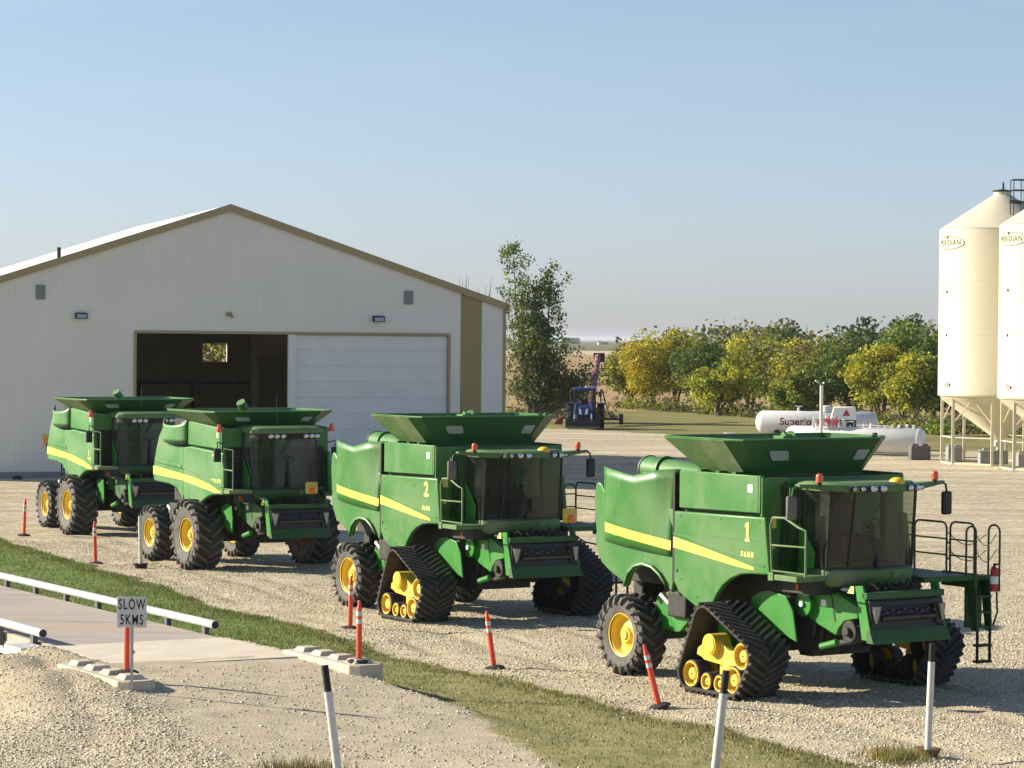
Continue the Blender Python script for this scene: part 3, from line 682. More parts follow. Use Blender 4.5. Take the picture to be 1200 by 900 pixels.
        # rear wall and inner core
        b = MB(); b.box(-4.30, -4.22, -w + .08, w - .08, 2.2, 3.62); b.build('rear_shield', G, root, bevel=.03)
        b = MB(); b.box(-4.2, .80, -w + .14, w - .14, 2.25, 3.52); b.box(-1.55, .84, -w + .11, w - .11, 3.3, 3.98)
        b.build('body_core', M['dark'], root)
        b = MB(); b.box(-3.9, -1.75, -1.45, 1.2, 3.5, 3.62); b.box(-3.3, -2.3, -1.1, .3, 3.6, 3.86); b.build('engine_deck', M['dark'], root)
        # front wall of the bin (dark side) 
        b = MB(); b.box(.845, .90, -w + .02, w - .02, 2.3, 4.02); b.build('bin_front_wall', M['green_dark'] if False else G, root, bevel=.01)
        tb = (-1.25, .30, 1.42); tt = (-1.78, .52, 2.02); zb_, zt_ = 4.04, 4.69
        # unloading auger lying along the far side
        b = MB(); b.cyl((-4.05, -.62, 3.95), (-1.75, -.80, 3.86), .25, .24, n=26); b.cyl((-3.42, -.68, 3.94), (-3.38, -.68, 3.94), .285, n=26)
        ua = b.build('unloading_auger', G, root)
        b = MB(); b.cyl((-4.11, -.61, 3.955), (-4.03, -.62, 3.95), .25, .27, n=22); b.build('auger_mouth', M['steel'], ua)
        b = MB(); b.cyl((-3.1, -1.18, 3.70), (-3.1, -1.30, 3.70), .24, n=20); b.box(-3.75, -3.45, -1.0, -.96, 3.62, 3.9); b.build('cooling_fan', M['steel'], ua)
    else:
        w = 1.65
        lower = [(-.93, 3.36), (-.4, 3.40), (1.76, 3.30), (1.80, 2.9), (1.84, 2.14), (1.25, 2.12), (.9, 2.08), (.6, 1.98), (.3, 1.86), (-.62, 1.70), (-.80, 1.78), (-.95, 2.06)]
        for sg in (-1, 1):
            b = MB(); b.prism(lower, sg * w, sg * (w - .12)); p = b.build('side_panel', G, root, bevel=.04)
            if sg < 0:
                b = MB(); b.prism([(-.93, 2.42), (1.3, 2.18), (1.72, 2.20), (.9, 2.40), (-.1, 2.53), (-.93, 2.60)], -w - .004, -w - .012); b.build('stripe', M['stripe'], p)
                b = MB(); b.prism([(-.93, 2.76), (.3, 2.62), (1.7, 2.32), (1.72, 2.36), (.3, 2.70), (-.93, 2.84)], -w - .002, -w - .03); b.build('crease', G, p, bevel=.01)
                text_side(p, 'model_decal', model, .14, 1.32, 2.50, -w - .004, M['decal'], bold=.004, spacing=1.1, xscale=1.1)
                if number: text_side(p, 'number_decal', number, .26, 1.28, 2.68, -w - .004, M['decal'], bold=.006)
                b = MB(); b.box(1.1, 1.5, -w - .008, -w - .003, 3.18, 3.25); b.build('name_decal', M['decal'], p)
        upper = [(-.62, 3.44), (1.56, 3.38), (1.56, 3.98), (-.5, 4.10), (-.62, 4.08)]
        for sg in (-1, 1):
            b = MB(); b.prism(upper, sg * w, sg * (w - .1)); p = b.build('tank_side_panel', G, root, bevel=.03)
            if sg < 0: b = MB(); b.box(1.36, 1.46, -w - .008, -w - .003, 3.70, 3.84); b.build('white_decal', M['white_decal'], p)
        # rounded rear shell
        for sg in (-1, 1):
            prof = [(-2.20, 3.95), (-2.50, 3.85), (-2.74, 3.60), (-2.95, 3.2), (-3.08, 2.8), (-3.14, 2.5), (-3.08, 2.30), (-2.6, 2.28), (-1.95, 2.26), (-1.5, 2.18), (-1.15, 1.98), (-.97, 1.80), (-.95, 2.5), (-.95, 3.38), (-1.6, 3.42), (-2.1, 3.55)]
            b = MB(); b.prism(prof, sg * (w - .02), sg * (w - .14)); p = b.build('rear_panel', G, root, bevel=.045)
            if sg < 0:
                b = MB(); b.prism([(-3.08, 2.50), (-1.0, 2.42), (-1.0, 2.60), (-3.08, 2.74)], -w + .014, -w + .006); b.build('stripe', M['stripe'], p)
                b = MB(); b.prism([(-2.9, 2.86), (-1.0, 2.75), (-1.0, 2.84), (-2.9, 2.98)], -w + .014, -w - .03); b.build('crease', G, p, bevel=.01)
        b = MB(); prof = [(-2.20, 3.9), (-2.50, 3.82), (-2.74, 3.58), (-2.95, 3.2), (-3.08, 2.8), (-3.12, 2.5), (-3.06, 2.34)]
        b.sheet([[(x + .02, -w + .06 + (2 * w - .12) * j / 8, z - .02) for j in range(9)] for x, z in prof]); b.build('rear_hood', G, root, solid=.05)
        # rotary screen scoop: open half drum
        for sg in (-1,):
            g = []
            for i in range(15):
                t = PI * (1 - i / 14); x = -1.42 + .82 * math.cos(t); out = .22 * math.sin(t)
                g.append([(x, sg * (w + out), 3.50 + (.66 - .20 * math.sin(t) ** .7) * k / 6) for k in range(7)])
            b = MB(); b.sheet(g); b.build('intake_scoop', G, root, smooth=60, solid=.04)
            b = MB(); b.prism([(-1.42 + .78 * math.cos(t), -w - .16 * math.sin(t)) for t in [PI * i / 12 for i in range(13)]], 3.45, 3.7, 'z'); b.box(-2.2, -.62, -w + .30, -w + .36, 3.45, 4.14); b.build('intake_dark_fill', M['black'], root)  # black fill and back panel stand for the dark inside of the scoop
            b = MB(); b.cyl((-1.3, -1.25, 3.5), (-1.3, -1.25, 4.06), .28, n=20); b.cyl((-1.3, -1.25, 4.06), (-1.3, -1.25, 4.10), .2, n=16); b.build('air_screen', M['steel'], root)
        b = MB(); b.box(-2.85, 1.62, -w + .14, w - .14, 2.3, 3.45); b.box(-.5, 1.56, -w + .11, w - .11, 3.35, 3.96); b.build('body_core', M['dark'], root)
        b = MB(); b.box(1.55, 1.62, -w + .02, w - .02, 2.2, 3.96); b.build('bin_front_wall', M['green_dark'] if False else G, root, bevel=.01)
        b = MB(); b.box(-2.3, -.7, -.7, 1.45, 3.4, 3.98); b.build('engine_deck', M['green_dark'], root, bevel=.05)
        tb = (-.62, 1.30, 1.42); tt = (-1.35, 1.62, 2.02); zb_, zt_ = 4.0, 4.42
        b = MB(); b.cyl((-3.3, 1.62, 3.95), (.3, 1.40, 3.95), .2, n=20); b.build('unloading_auger', G, root)
    # ---------------- grain tank extension: flared octagonal collar
    def ring(x0, x1, y, z, c): return [(x0 + c * .3, -y, z), (x1 - c * .7, -y, z), (x1, -y + c * .35, z), (x1 + .0, y - c * 1.3, z), (x1 - c * 1.2, y, z), (x0 + c * .3, y, z), (x0, y - c * .3, z), (x0, -y + c * .3, z)]
    ra = ring(tb[0], tb[1], tb[2], zb_, .30); rb = ring(tt[0], tt[1], tt[2], zt_, .48)
    b = MB(); b.add(ra + rb, [(i, (i + 1) % 8, (i + 1) % 8 + 8, i + 8) for i in range(8)]); b.m = [1 if i in (0, 7, 6) else 0 for i in range(8)]; ext = b.build('tank_extension', [M['green_bin_shade'], M['green_dusty']], root, smooth=0, solid=.03)  # sunlit faces in paler dusty green, shaded faces darker: light put into colour
    b = MB(); b.tube([Vector(p) for p in rb], .022, 6, True)
    for i in (0, 3, 5, 6):
        k = (Vector(rb[i]) * .5 + Vector(rb[(i + 1) % 8]) * .5); k2 = (Vector(ra[i]) * .5 + Vector(ra[(i + 1) % 8]) * .5); b.tube([k + Vector((0, 0, -.02)), k2], .014, 5)
    b.build('extension_rim', G, ext)
    b = MB(); b.box(tb[0], tb[1], -tb[2], tb[2], zb_ - .10, zb_ - .02); b.build('tank_floor', M['dark'], root)
    def win(i, j, u0, u1, v0, v1, off):
        A = Vector(ra[i]); B = Vector(ra[j]); Cc = Vector(rb[j]); D = Vector(rb[i]); n_ = (B - A).cross(D - A).normalized()
        if n_.x < 0 and i in (2,): n_ = -n_
        if i == 1 or i == 3: n_ = n_ if n_.x > 0 else -n_
        P = lambda u, v: (A.lerp(B, u)).lerp(D.lerp(Cc, u), v) + n_ * off
        q = MB(); r = .22; pts = []
        for cu, cv, a0 in ((u1, v1, 0), (u0, v1, 90), (u0, v0, 180), (u1, v0, 270)):
            for t in range(4):
                an = R(a0 + t * 30); du = (u1 - u0) * r * .5; dv = (v1 - v0) * r
                pts.append(P(cu - (du if cu == u1 else -du) + du * math.cos(an), cv - (dv if cv == v1 else -dv) + dv * math.sin(an)))
        q.add(pts, [tuple(range(16))]); q.build('tank_window', M['window_pale'], ext, smooth=0)
    win(2, 3, .16, .31, .42, .70, .045); win(2, 3, .87, .97, .40, .70, .045)
    b = MB(); b.cyl((-.4, .3, zb_ - .05), (-.15, -.25, zt_ + (.05 if S else .22)), .13, n=14)
    if S: b.box(-.35, -.05, -.45, -.1, zt_ - .15, zt_ + .04); b.prism([(-.3, zt_ + .02), (-.2, zt_ + .13), (-.1, zt_ + .02)], -.3, -.34)
    b.build('fill_auger', G, root)
    if S:
        b = MB()
        for x in (-1.0, -.45, .05): b.box(x - .05, x + .05, -1.68, -1.44, 4.05, 4.09)
        b.cyl((.35, 1.4, zt_ - .08), (.35, 1.4, zt_ + .05), .07, n=10); b.cyl((-.2, 1.9, zt_ - .04), (-.2, 1.9, zt_ + .07), .05, n=10); b.build('hinge', M['green_dark'], root)
    # ---------------- chassis
    b = MB(); b.box(-3.3 if S else -2.6, 1.3, -.80, .80, 1.15, 2.25); b.box(-1.5, 1.0, -1.10, 1.10, 1.5, 2.25); b.box(-4.15 if S else -2.8, -3.0 if S else -2.0, -1.1, 1.1, 1.75, 2.3)
    b.prism([(-.55, .9), (.55, .9), (.9, 1.5), (-.9, 1.5)], -.75, .75); ch = b.build('chassis', M['dark'], root, bevel=.02)
    b = MB(); b.cyl((0, -1.45, .98 if not S else .93), (0, 2.1 if S else 1.7, .98 if not S else .93), .17, n=14); b.box(-.22, .22, -1.0, 1.0, .75, 1.15); b.build('front_axle', M['dark'], root)
    b = MB(); b.box(-3.62, -3.38, -1.15, 1.15, .62, .84); b.cyl((-3.5, -1.3, .72), (-3.5, -1.05, .72), .12, n=12); b.cyl((-3.5, 1.3, .72), (-3.5, 1.05, .72), .12, n=12)
    b.tube([(-3.5, -.2, .8), (-3.4, -.1, 1.3), (-3.5, 0, 1.7)], .1, 8); b.box(-3.6, -1.5, -.35, .35, .95, 1.15); b.build('rear_axle', M['green_dark'], root, bevel=.02)
    b = MB(); b.cyl((-3.3, -.95, .95), (-1.4, -1.0, 1.55), .05, n=8); b.cyl((-2.6, -1.35, 1.6), (-1.9, -1.3, 1.15), .07, n=8); b.build('steering_rod', M['steel'], root)
    b = MB(); b.prism([(-3.1, .95), (-2.95, 1.55), (-2.4, 1.7), (-1.9, 1.0), (-2.3, .9)], -1.15, -1.2); b.prism([(-2.3, 1.25), (-1.7, 1.55), (-1.65, 1.2), (-1.95, .95)], -1.3, -1.4); b.build('side_bracket', M['green_clean'] if S else G, root)
    b = MB(); b.box(-2.2, -1.6, -1.52, -1.18, 1.22, 1.72); b.build('fuel_step', M['dark'], root, bevel=.04)
    # drawbar/marker rod at the rear
    b = MB(); b.cyl((-3.5, -1.0, 1.12), (-4.45, -1.4, 1.10), .03, n=8); b.build('rear_rod', M['green_clean'], root)
    b = MB(); b.box(-4.2 if S else -3.0, -3.85 if S else -2.7, -.9, .9, 1.3, 2.2); b.build('straw_chopper', M['dark'], root, bevel=.05)
    # inner fender plates: sunlight put into the near one's brighter green, far one darker
    if S: pl = [(-.15, 1.5), (-.02, 1.76), (.2, 1.88), (.5, 1.93), (.98, 1.86), (1.18, 1.6), (1.30, 1.05), (.9, 1.15), (.3, 1.3)]
    else: pl = [(.55, 1.45), (.62, 1.75), (.9, 1.85), (1.30, 1.82), (1.38, 1.5), (1.36, 1.05), (1.0, 1.15)]
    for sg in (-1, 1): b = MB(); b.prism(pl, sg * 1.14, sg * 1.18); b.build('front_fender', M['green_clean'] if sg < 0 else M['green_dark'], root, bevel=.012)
    b = MB()
    for y in (-.62, .62): b.box(.9, 1.5, y - .04, y + .04, .9, 1.9)
    b.box(.8, 1.15, -.7, .7, .75, 1.3); b.tube([(1.3, -.9, 2.1), (1.45, -.8, 1.6), (1.35, -.85, 1.1)], .03, 6); b.tube([(1.3, -.8, 2.1), (1.55, -.7, 1.7), (1.45, -.75, 1.0)], .03, 6)
    b.build('undercarriage', M['dark'], root)
    # ---------------- running gear
    if S:
        track_unit(root, 0, -1.76, -1); track_unit(root, .05, 2.42, 1, True)
        wheel(root, -3.5, -1.42, .78, .60, .40, 20, -1); wheel(root, -3.5, 1.42, .78, .60, .40, 20, 1)
    else:
        wheel(root, 0, -1.62, .98, .80, .44, 20, -1); wheel(root, 0, 1.95, .98, .80, .44, 20, 1)
        wheel(root, -3.5, -1.32, .80, .62, .38, 19, -1); wheel(root, -3.5, 1.32, .80, .62, .38, 19, 1)
    # ---------------- cab
    zc = 2.42 if S else 2.34
    x0, xf = (1.12, 1.95) if S else (1.66, 2.28)
    cab(root, x0, xf, zc, 3.80 if S else 3.86, 1.0 if S else .98, kind, G, M['green_dusty'] if S else M['green_dark'])
    (roof_S if S else roof_T)(root, 3.80 if S else 3.84, 1.0, xf, G)
    # near side walkway, handrail, lamps
    dx = 0 if S else .65
    b = MB(); b.box(1.17 + dx, 1.95 + dx * .6, -1.72, -1.02, 2.20, 2.30); b.box(1.15 + dx, 1.30 + dx, -1.74, -1.70, 2.18, 2.33); b.build('walkway', M['green_dusty'], root, bevel=.01)
    b = MB(); xa = 1.20 + dx; xb = (2.15 if S else 2.45)
    if S:
        b.tube([(xa, -1.68, 2.3), (xa - .06, -1.68, 3.18), (xa + .02, -1.68, 3.32), (xa + .35, -1.68, 3.33), (xa + .75, -1.68, 3.18), (xb, -1.68, 3.14), (xb, -1.68, 2.3)], .022, 7)
        b.tube([(xa - .03, -1.68, 2.82), (xb, -1.68, 2.84)], .018, 6); b.tube([(xa, -1.68, 2.36), (xb, -1.68, 2.36)], .018, 6)
    else:
        b.tube([(xa, -1.66, 2.25), (xa, -1.66, 3.42), (xb, -1.66, 3.40), (xb, -1.66, 2.25)], .022, 7)
        b.tube([(xa, -1.66, 2.85), (xb, -1.66, 2.84)], .02, 6); b.tube([(xa, -1.66, 2.32), (xb, -1.66, 2.32)], .02, 6)
    b.build('handrail', M['green_dusty'], root)
    b = MB(); b.box(1.42 + dx, 1.44 + dx * 1.0, -1.30, -1.10, 2.02, 2.12); b.build('marker_light', M['amber'], root)
    b = MB(); b.dome((1.55 + dx, -1.15, 1.96), .09, .05, full=True); b.dome((2.15 + dx * .5, -.75, 2.06), .10, .04, full=True); b.build('headlight', M['chrome'], root)
    b = MB(); b.box(.95 + dx, 1.9 + dx * .6, -1.25, 1.25, 1.95, 2.2); b.build('cab_subframe', M['dark'], root)
    # ---------------- far side platform and ladder
    b = MB(); px0 = .45 + dx; px1 = 2.18 + dx * .5
    b.box(px0, px1, 1.08, 2.36, 2.10, 2.20); b.box(px1 - .9, px1 + .02, 2.30, 2.38, 1.95, 2.22); b.box(px0, px1, 2.33, 2.37, 2.02, 2.20); b.build('platform', M['green_dark'], root, bevel=.01)
    b = MB()
    rail_hoop(b, (px0 + .05, 2.32, 0), (px0 + .95, 2.32, 0), 2.2, 3.13, bars=(2.52, 2.82)); rail_hoop(b, (px0 + .1, 1.95, 0), (px0 + .1, 2.28, 0), 2.2, 3.08, bars=(2.55, 2.85))
    rail_hoop(b, (px0 + 1.05, 2.32, 0), (px1 - .02, 2.32, 0), 2.2, 3.15, bars=(2.52, 2.82)); rail_hoop(b, (px1, 2.1, 0), (px1, 2.34, 0), 2.2, 3.1)
    rail_hoop(b, (px1 - .05, 2.70, 0), (px1 + .25, 2.70, 0), 1.9, 3.12); b.cyl((px1 - .05, 2.34, 2.16), (px1 - .05, 2.70, 2.16), .02, n=6)
    b.tube([(px0 - .05, 1.1, 3.55), (px0 + .05, 1.25, 3.3), (px0 + .05, 1.25, 2.7), (px0 - .03, 1.15, 2.6)], .018, 6)
    b.build('platform_railing', M['rail_dark'], root)
    b = MB()
    for (a, c) in (((px0 + .95, 2.32), (px0 + 1.05, 2.32)), ((px0 + 1.0, 2.3), (px1, 2.6)), ((px1, 2.34), (px1, 2.85))):
        for zt2 in (2.95, 2.65):
            b.tube([(a[0] + (c[0] - a[0]) * i / 8, a[1] + (c[1] - a[1]) * i / 8, zt2 - .22 * math.sin(PI * i / 8)) for i in range(9)], .010, 4)
    b.build('safety_chain', M['steel'], root)
    b = MB()
    for y in (2.36, 2.70): b.hexa([(px1 - .12, y, 1.15), (px1 + .04, y, 1.15), (px1 + .04, y + .03, 1.15), (px1 - .12, y + .03, 1.15), (px1 - .28, y, 2.12), (px1 - .02, y, 2.12), (px1 - .02, y + .03, 2.12), (px1 - .28, y + .03, 2.12)])
    b.box(px1 - .30, px1 - .26, 2.34, 2.74, 1.2, 2.1); b.box(px1 - .3, px1, 2.36, 2.74, 2.1, 2.18)
    for z in (1.78, 1.48, 1.2): b.box(px1 - .22, px1 + .04, 2.36, 2.72, z, z + .03)
    lad = b.build('ladder', M['green_dark'], root)
    b = MB()
    for y in (2.38, 2.69): b.box(px1 - .02, px1 + .03, y, y + .03, .55, 1.2)
    for z in (.56, .86): b.box(px1 - .10, px1 + .06, 2.38, 2.72, z, z + .04)
    b.tube([(px1 + .12, 2.74, 2.1), (px1 + .14, 2.76, 1.5), (px1 + .05, 2.74, 1.25)], .018, 6); b.build('lower_steps', M['dark'], lad)
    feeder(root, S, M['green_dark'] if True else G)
    if lampy is not None:   # yellow backed road lamp standing on the feeder mouth
        X1 = 2.93 if S else 3.12; z = 2.35 if S else 2.2
        b = MB(); b.box(X1 + .02, X1 + .12, lampy - .17, lampy + .17, z + .02, z + .34); lp = b.build('road_lamp', M['yellow_dirty'], root, bevel=.02)
        b = MB(); b.lathe([(.09, 0), (.09, .03), (.05, .05), (.001, .055)], (X1 + .12, lampy, z + .10), 'x', 16); b.build('lamp_lens', M['amber'], lp)
        b = MB(); b.tube([(X1 + .06, lampy, z + .02), (X1 + .08, lampy + .02, z - .2), (X1 + .15, lampy + .35, z - .42), (X1 + .1, lampy + .75, z - .5)], .02, 6); b.build('lamp_arm', M['dark'], lp)
    return root

combine((5.474, 51.095), 33, 'tracked green combine with a large yellow number 1 on its side panel', 'S', '1', 'S680')
combine((-.72, 63.71), 30.3, 'tracked green combine with a large yellow number 2 on its side', 'S', '2', 'S680', lampy=.62)
combine((-7.37, 77.08), 30.5, 'wheeled green combine just behind the white post, beside the combine numbered 2', 'T', '', '9770 STS', lampy=.35)
combine((-12.74, 89.85), 27.5, 'rearmost and smallest looking wheeled green combine at the left end of the row', 'T', '1', '9770', lampy=.35)

# fire extinguishers hang on the ladder rails of the two tracked machines
for (ox, oy, yw, lb) in ((5.474, 51.095, 33, 'red fire extinguisher on the ladder rail of the combine numbered 1'), ):
    rz = R(yw - 90); mt = Matrix.Translation((ox, oy, 0)) @ Matrix.Rotation(rz, 4, 'Z'); p = mt @ Vector((2.38, 2.62, 1.90))
    e = empty('fire_extinguisher', p, rz, lb, 'fire extinguisher')
    b = MB(); b.cyl((0, 0, 0), (0, 0, .40), .075, n=16); b.dome((0, 0, .40), .075, .05); b.build('cylinder', M['red'], e)
    b = MB(); b.cyl((0, 0, .14), (0, 0, .28), .078, n=16, caps=False); b.build('label_band', M['white_decal'], e)
    b = MB(); b.cyl((0, 0, .44), (0, 0, .50), .025, n=8); b.box(-.02, .12, -.015, .015, .49, .52); b.tube([(0, .02, .47), (-.10, .03, .44), (-.10, .03, .2)], .012, 5); b.build('valve', M['black'], e)

# ------------------------------------------------------------------ terrain
C0 = np.array([-7.25, 52.9]); rd = np.array([.507, -.862]); pd = np.array([.862, .507])
grass_up = [(-30, 128), (-17.43, 90.07), (-16.17, 86.39), (-13.56, 80.53), (-11.28, 75.42), (-8.72, 70.01), (-7.1, 65.26), (-5.9, 63.36), (-4.54, 61.03), (-3.23, 58.21), (-2.38, 55.46), (-.61, 52.77), (.37, 51.27), (1.58, 48.94), (2.42, 47.21), (3.74, 45.24), (4.64, 43.05), (5.29, 41.79), (5.87, 40.37), (7.5, 36)]
grass_lo = [(-30, 90), (-12.5, 67), (-6.52, 57.5), (-4.69, 54.2), (-3.37, 52.8), (-2.4, 50.9), (-1.51, 49.0), (-.53, 45.8), (.32, 42.97), (.8, 41.0), (2.2, 36)]
def sdist_fn(poly):
    P = np.array(poly, float)
    def f(X, Y):
        best = np.full(X.shape, 1e9); sign = np.ones(X.shape)
        for a, c in zip(P[:-1], P[1:]):
            d = c - a; L2 = d @ d; t = np.clip(((X - a[0]) * d[0] + (Y - a[1]) * d[1]) / L2, 0, 1)
            dx = X - a[0] - t * d[0]; dy = Y - a[1] - t * d[1]; dist = np.hypot(dx, dy); cr = d[0] * dy - d[1] * dx
            m = dist < best; best = np.where(m, dist, best); sign = np.where(m, np.where(cr > 0, 1, -1), sign)
        return best * sign
    return f
up_d = sdist_fn(grass_up); lo_d = sdist_fn(grass_lo)
def vnoise(X, Y, s, seed):
    rs = np.random.RandomState(seed); T = rs.rand(64, 64); x = X / s; y = Y / s; xi = np.floor(x).astype(int); yi = np.floor(y).astype(int); fx = x - xi; fy = y - yi
    fx = fx * fx * (3 - 2 * fx); fy = fy * fy * (3 - 2 * fy); g = lambda a, b_: T[a % 64, b_ % 64]
    return (g(xi, yi) * (1 - fx) + g(xi + 1, yi) * fx) * (1 - fy) + (g(xi, yi + 1) * (1 - fx) + g(xi + 1, yi + 1) * fx) * fy - .5
def smooth(x): x = np.clip(x, 0, 1); return x * x * (3 - 2 * x)
def rut_f(X, Y):
    q = up_d(X, Y) + .35 * vnoise(X, Y, 5.0, 41); o = 0
    for c, w_, sd in ((.95, .16, 42), (2.35, .20, 43), (3.4, .14, 44), (5.2, .22, 45), (7.0, .2, 46)):
        o = o + np.exp(-((q - c) / w_) ** 2) * np.clip(vnoise(X, Y, 2.6, sd) * 2.2 + .75, 0, 1)
    return np.clip(o, 0, 1) * (q > 0)
def height(X, Y):
    s = (X - C0[0]) * rd[0] + (Y - C0[1]) * rd[1]; t = (X - C0[0]) * pd[0] + (Y - C0[1]) * pd[1]
    top = .56 * (1 - smooth((s - 3.0) / 9.5)); rw = 1.80 + .10 * np.clip(s - 5.5, 0, 9)
    right = smooth(1 - (t - rw - .1) / .75); left = smooth(1 - (-t - rw - 1.1 * smooth((s - 1) / 5)) / 1.9)
    start = smooth((s + .25) / .3)
    ramp = top * right * left * start
    g = lambda cx, cy, a, b_, h, an: h * np.exp(-((((X - cx) * math.cos(an) + (Y - cy) * math.sin(an)) / a) ** 2 + ((-(X - cx) * math.sin(an) + (Y - cy) * math.cos(an)) / b_) ** 2) ** 1.3)
    mound = g(-9.35, 50.3, 1.2, 1.5, .50, .3) + g(-8.35, 47.6, 1.1, 1.8, .52, .35) + g(-7.4, 44.8, 1.2, 1.8, .28, 0) + g(-11.4, 48.0, 1.6, 2.0, .30, 0)
    z = np.maximum(ramp, mound * 1.0) + .25 * np.minimum(ramp, mound)
    slab = (s < 3.1) & (s > -30) & (np.abs(t) < 1.8)
    inyard = smooth(up_d(X, Y) / .5)
    z = z + .05 * vnoise(X, Y, 1.3, 1) * (1 - .6 * (ramp > .02)) + .03 * vnoise(X, Y, .5, 2)
    # wheel ruts running along the row of machines
    q = X * pd[0] + Y * pd[1]; z = z + inyard * (.035 * np.sin(q * 2.6 + 2 * vnoise(X, Y, 7, 4)) * (vnoise(X, Y, 9, 5) + .3))
    z = z - rut_f(X, Y) * .055
    z = np.where(slab, z * 0 + np.minimum(z, top - .07), z)
    und = smooth(((np.abs(t) < 2.0) & (s < -.1)) * 1.0); z = np.where((np.abs(t) < 2.1) & (s < -.1), -.05, z)
    return z
xs = np.concatenate([np.linspace(-60, -13, 60, endpoint=False), np.arange(-13, 12, .11), np.linspace(12, 60, 60)])
ys = np.concatenate([np.arange(33, 62, .13), np.arange(62, 90, .25), np.linspace(90, 160, 90)])
X, Y = np.meshgrid(xs, ys); Z = height(X, Y)
# near machines keep the ground level so that nothing floats
gm = np.clip(np.minimum(-up_d(X, Y), lo_d(X, Y)) if False else 0, 0, 0)
du = up_d(X, Y); dl = lo_d(X, Y)
mask = np.minimum(-du, dl)          # >0 inside the grass strip
nx_, ny_ = len(xs), len(ys)
me = bpy.data.meshes.new('ground'); V = np.column_stack([X.ravel(), Y.ravel(), Z.ravel()]).astype(np.float32)
ii = (np.arange(ny_ - 1)[:, None] * nx_ + np.arange(nx_ - 1)[None, :]).ravel(); faces = np.column_stack([ii, ii + 1, ii + nx_ + 1, ii + nx_])
me.vertices.add(len(V)); me.vertices.foreach_set('co', V.ravel()); me.loops.add(faces.size); me.loops.foreach_set('vertex_index', faces.ravel().astype(np.int32))
me.polygons.add(len(faces)); me.polygons.foreach_set('loop_start', np.arange(0, faces.size, 4, dtype=np.int32)); me.update(calc_edges=True); me.validate()
at_ = me.attributes.new('grass', 'FLOAT', 'POINT'); at_.data.foreach_set('value', np.clip(mask, -2, 2).ravel().astype(np.float32))
sX = (X - C0[0]) * rd[0] + (Y - C0[1]) * rd[1]; tX = (X - C0[0]) * pd[0] + (Y - C0[1]) * pd[1]
roadm = smooth((2.3 + .10 * np.clip(sX, 0, 14) - np.abs(tX + .0)) / .9) * smooth((sX + .1) / .4)
at2 = me.attributes.new('packed', 'FLOAT', 'POINT'); at2.data.foreach_set('value', roadm.ravel().astype(np.float32))
at3 = me.attributes.new('rut', 'FLOAT', 'POINT'); at3.data.foreach_set('value', rut_f(X, Y).ravel().astype(np.float32))
me.shade_smooth()

def ramp_node(N, L, fac, stops):
    rp = N.new('ShaderNodeValToRGB'); e = rp.color_ramp.elements
    while len(e) > 1: e.remove(e[-1])
    e[0].position = stops[0][0]; e[0].color = (*stops[0][1], 1)
    for p, c in stops[1:]: x = e.new(p); x.color = (*c, 1)
    L.new(fac, rp.inputs[0]); return rp
def noise_node(N, L, vec, scale, detail=5, rough=.6):
    n = N.new('ShaderNodeTexNoise'); n.inputs['Scale'].default_value = scale; n.inputs['Detail'].default_value = detail; n.inputs['Roughness'].default_value = rough
    L.new(vec, n.inputs['Vector']); return n
def mixc(N, L, fac, a, b_, mode='MIX'):
    m = N.new('ShaderNodeMix'); m.data_type = 'RGBA'; m.blend_type = mode
    if isinstance(fac, float): m.inputs[0].default_value = fac
    else: L.new(fac, m.inputs[0])
    for i, v in ((6, a), (7, b_)):
        if isinstance(v, tuple): m.inputs[i].default_value = (*v, 1)
        else: L.new(v, m.inputs[i])
    return m.outputs[2]
def mapr(N, L, v, a, b_, c=0, d=1):
    m = N.new('ShaderNodeMapRange'); m.inputs['From Min'].default_value = a; m.inputs['From Max'].default_value = b_; m.inputs['To Min'].default_value = c; m.inputs['To Max'].default_value = d
    L.new(v, m.inputs['Value']); return m.outputs[0]
def mth(N, L, op, a, b_):
    m = N.new('ShaderNodeMath'); m.operation = op
    for i, v in ((0, a), (1, b_)):
        if isinstance(v, (int, float)): m.inputs[i].default_value = v
        else: L.new(v, m.inputs[i])
    return m.outputs[0]

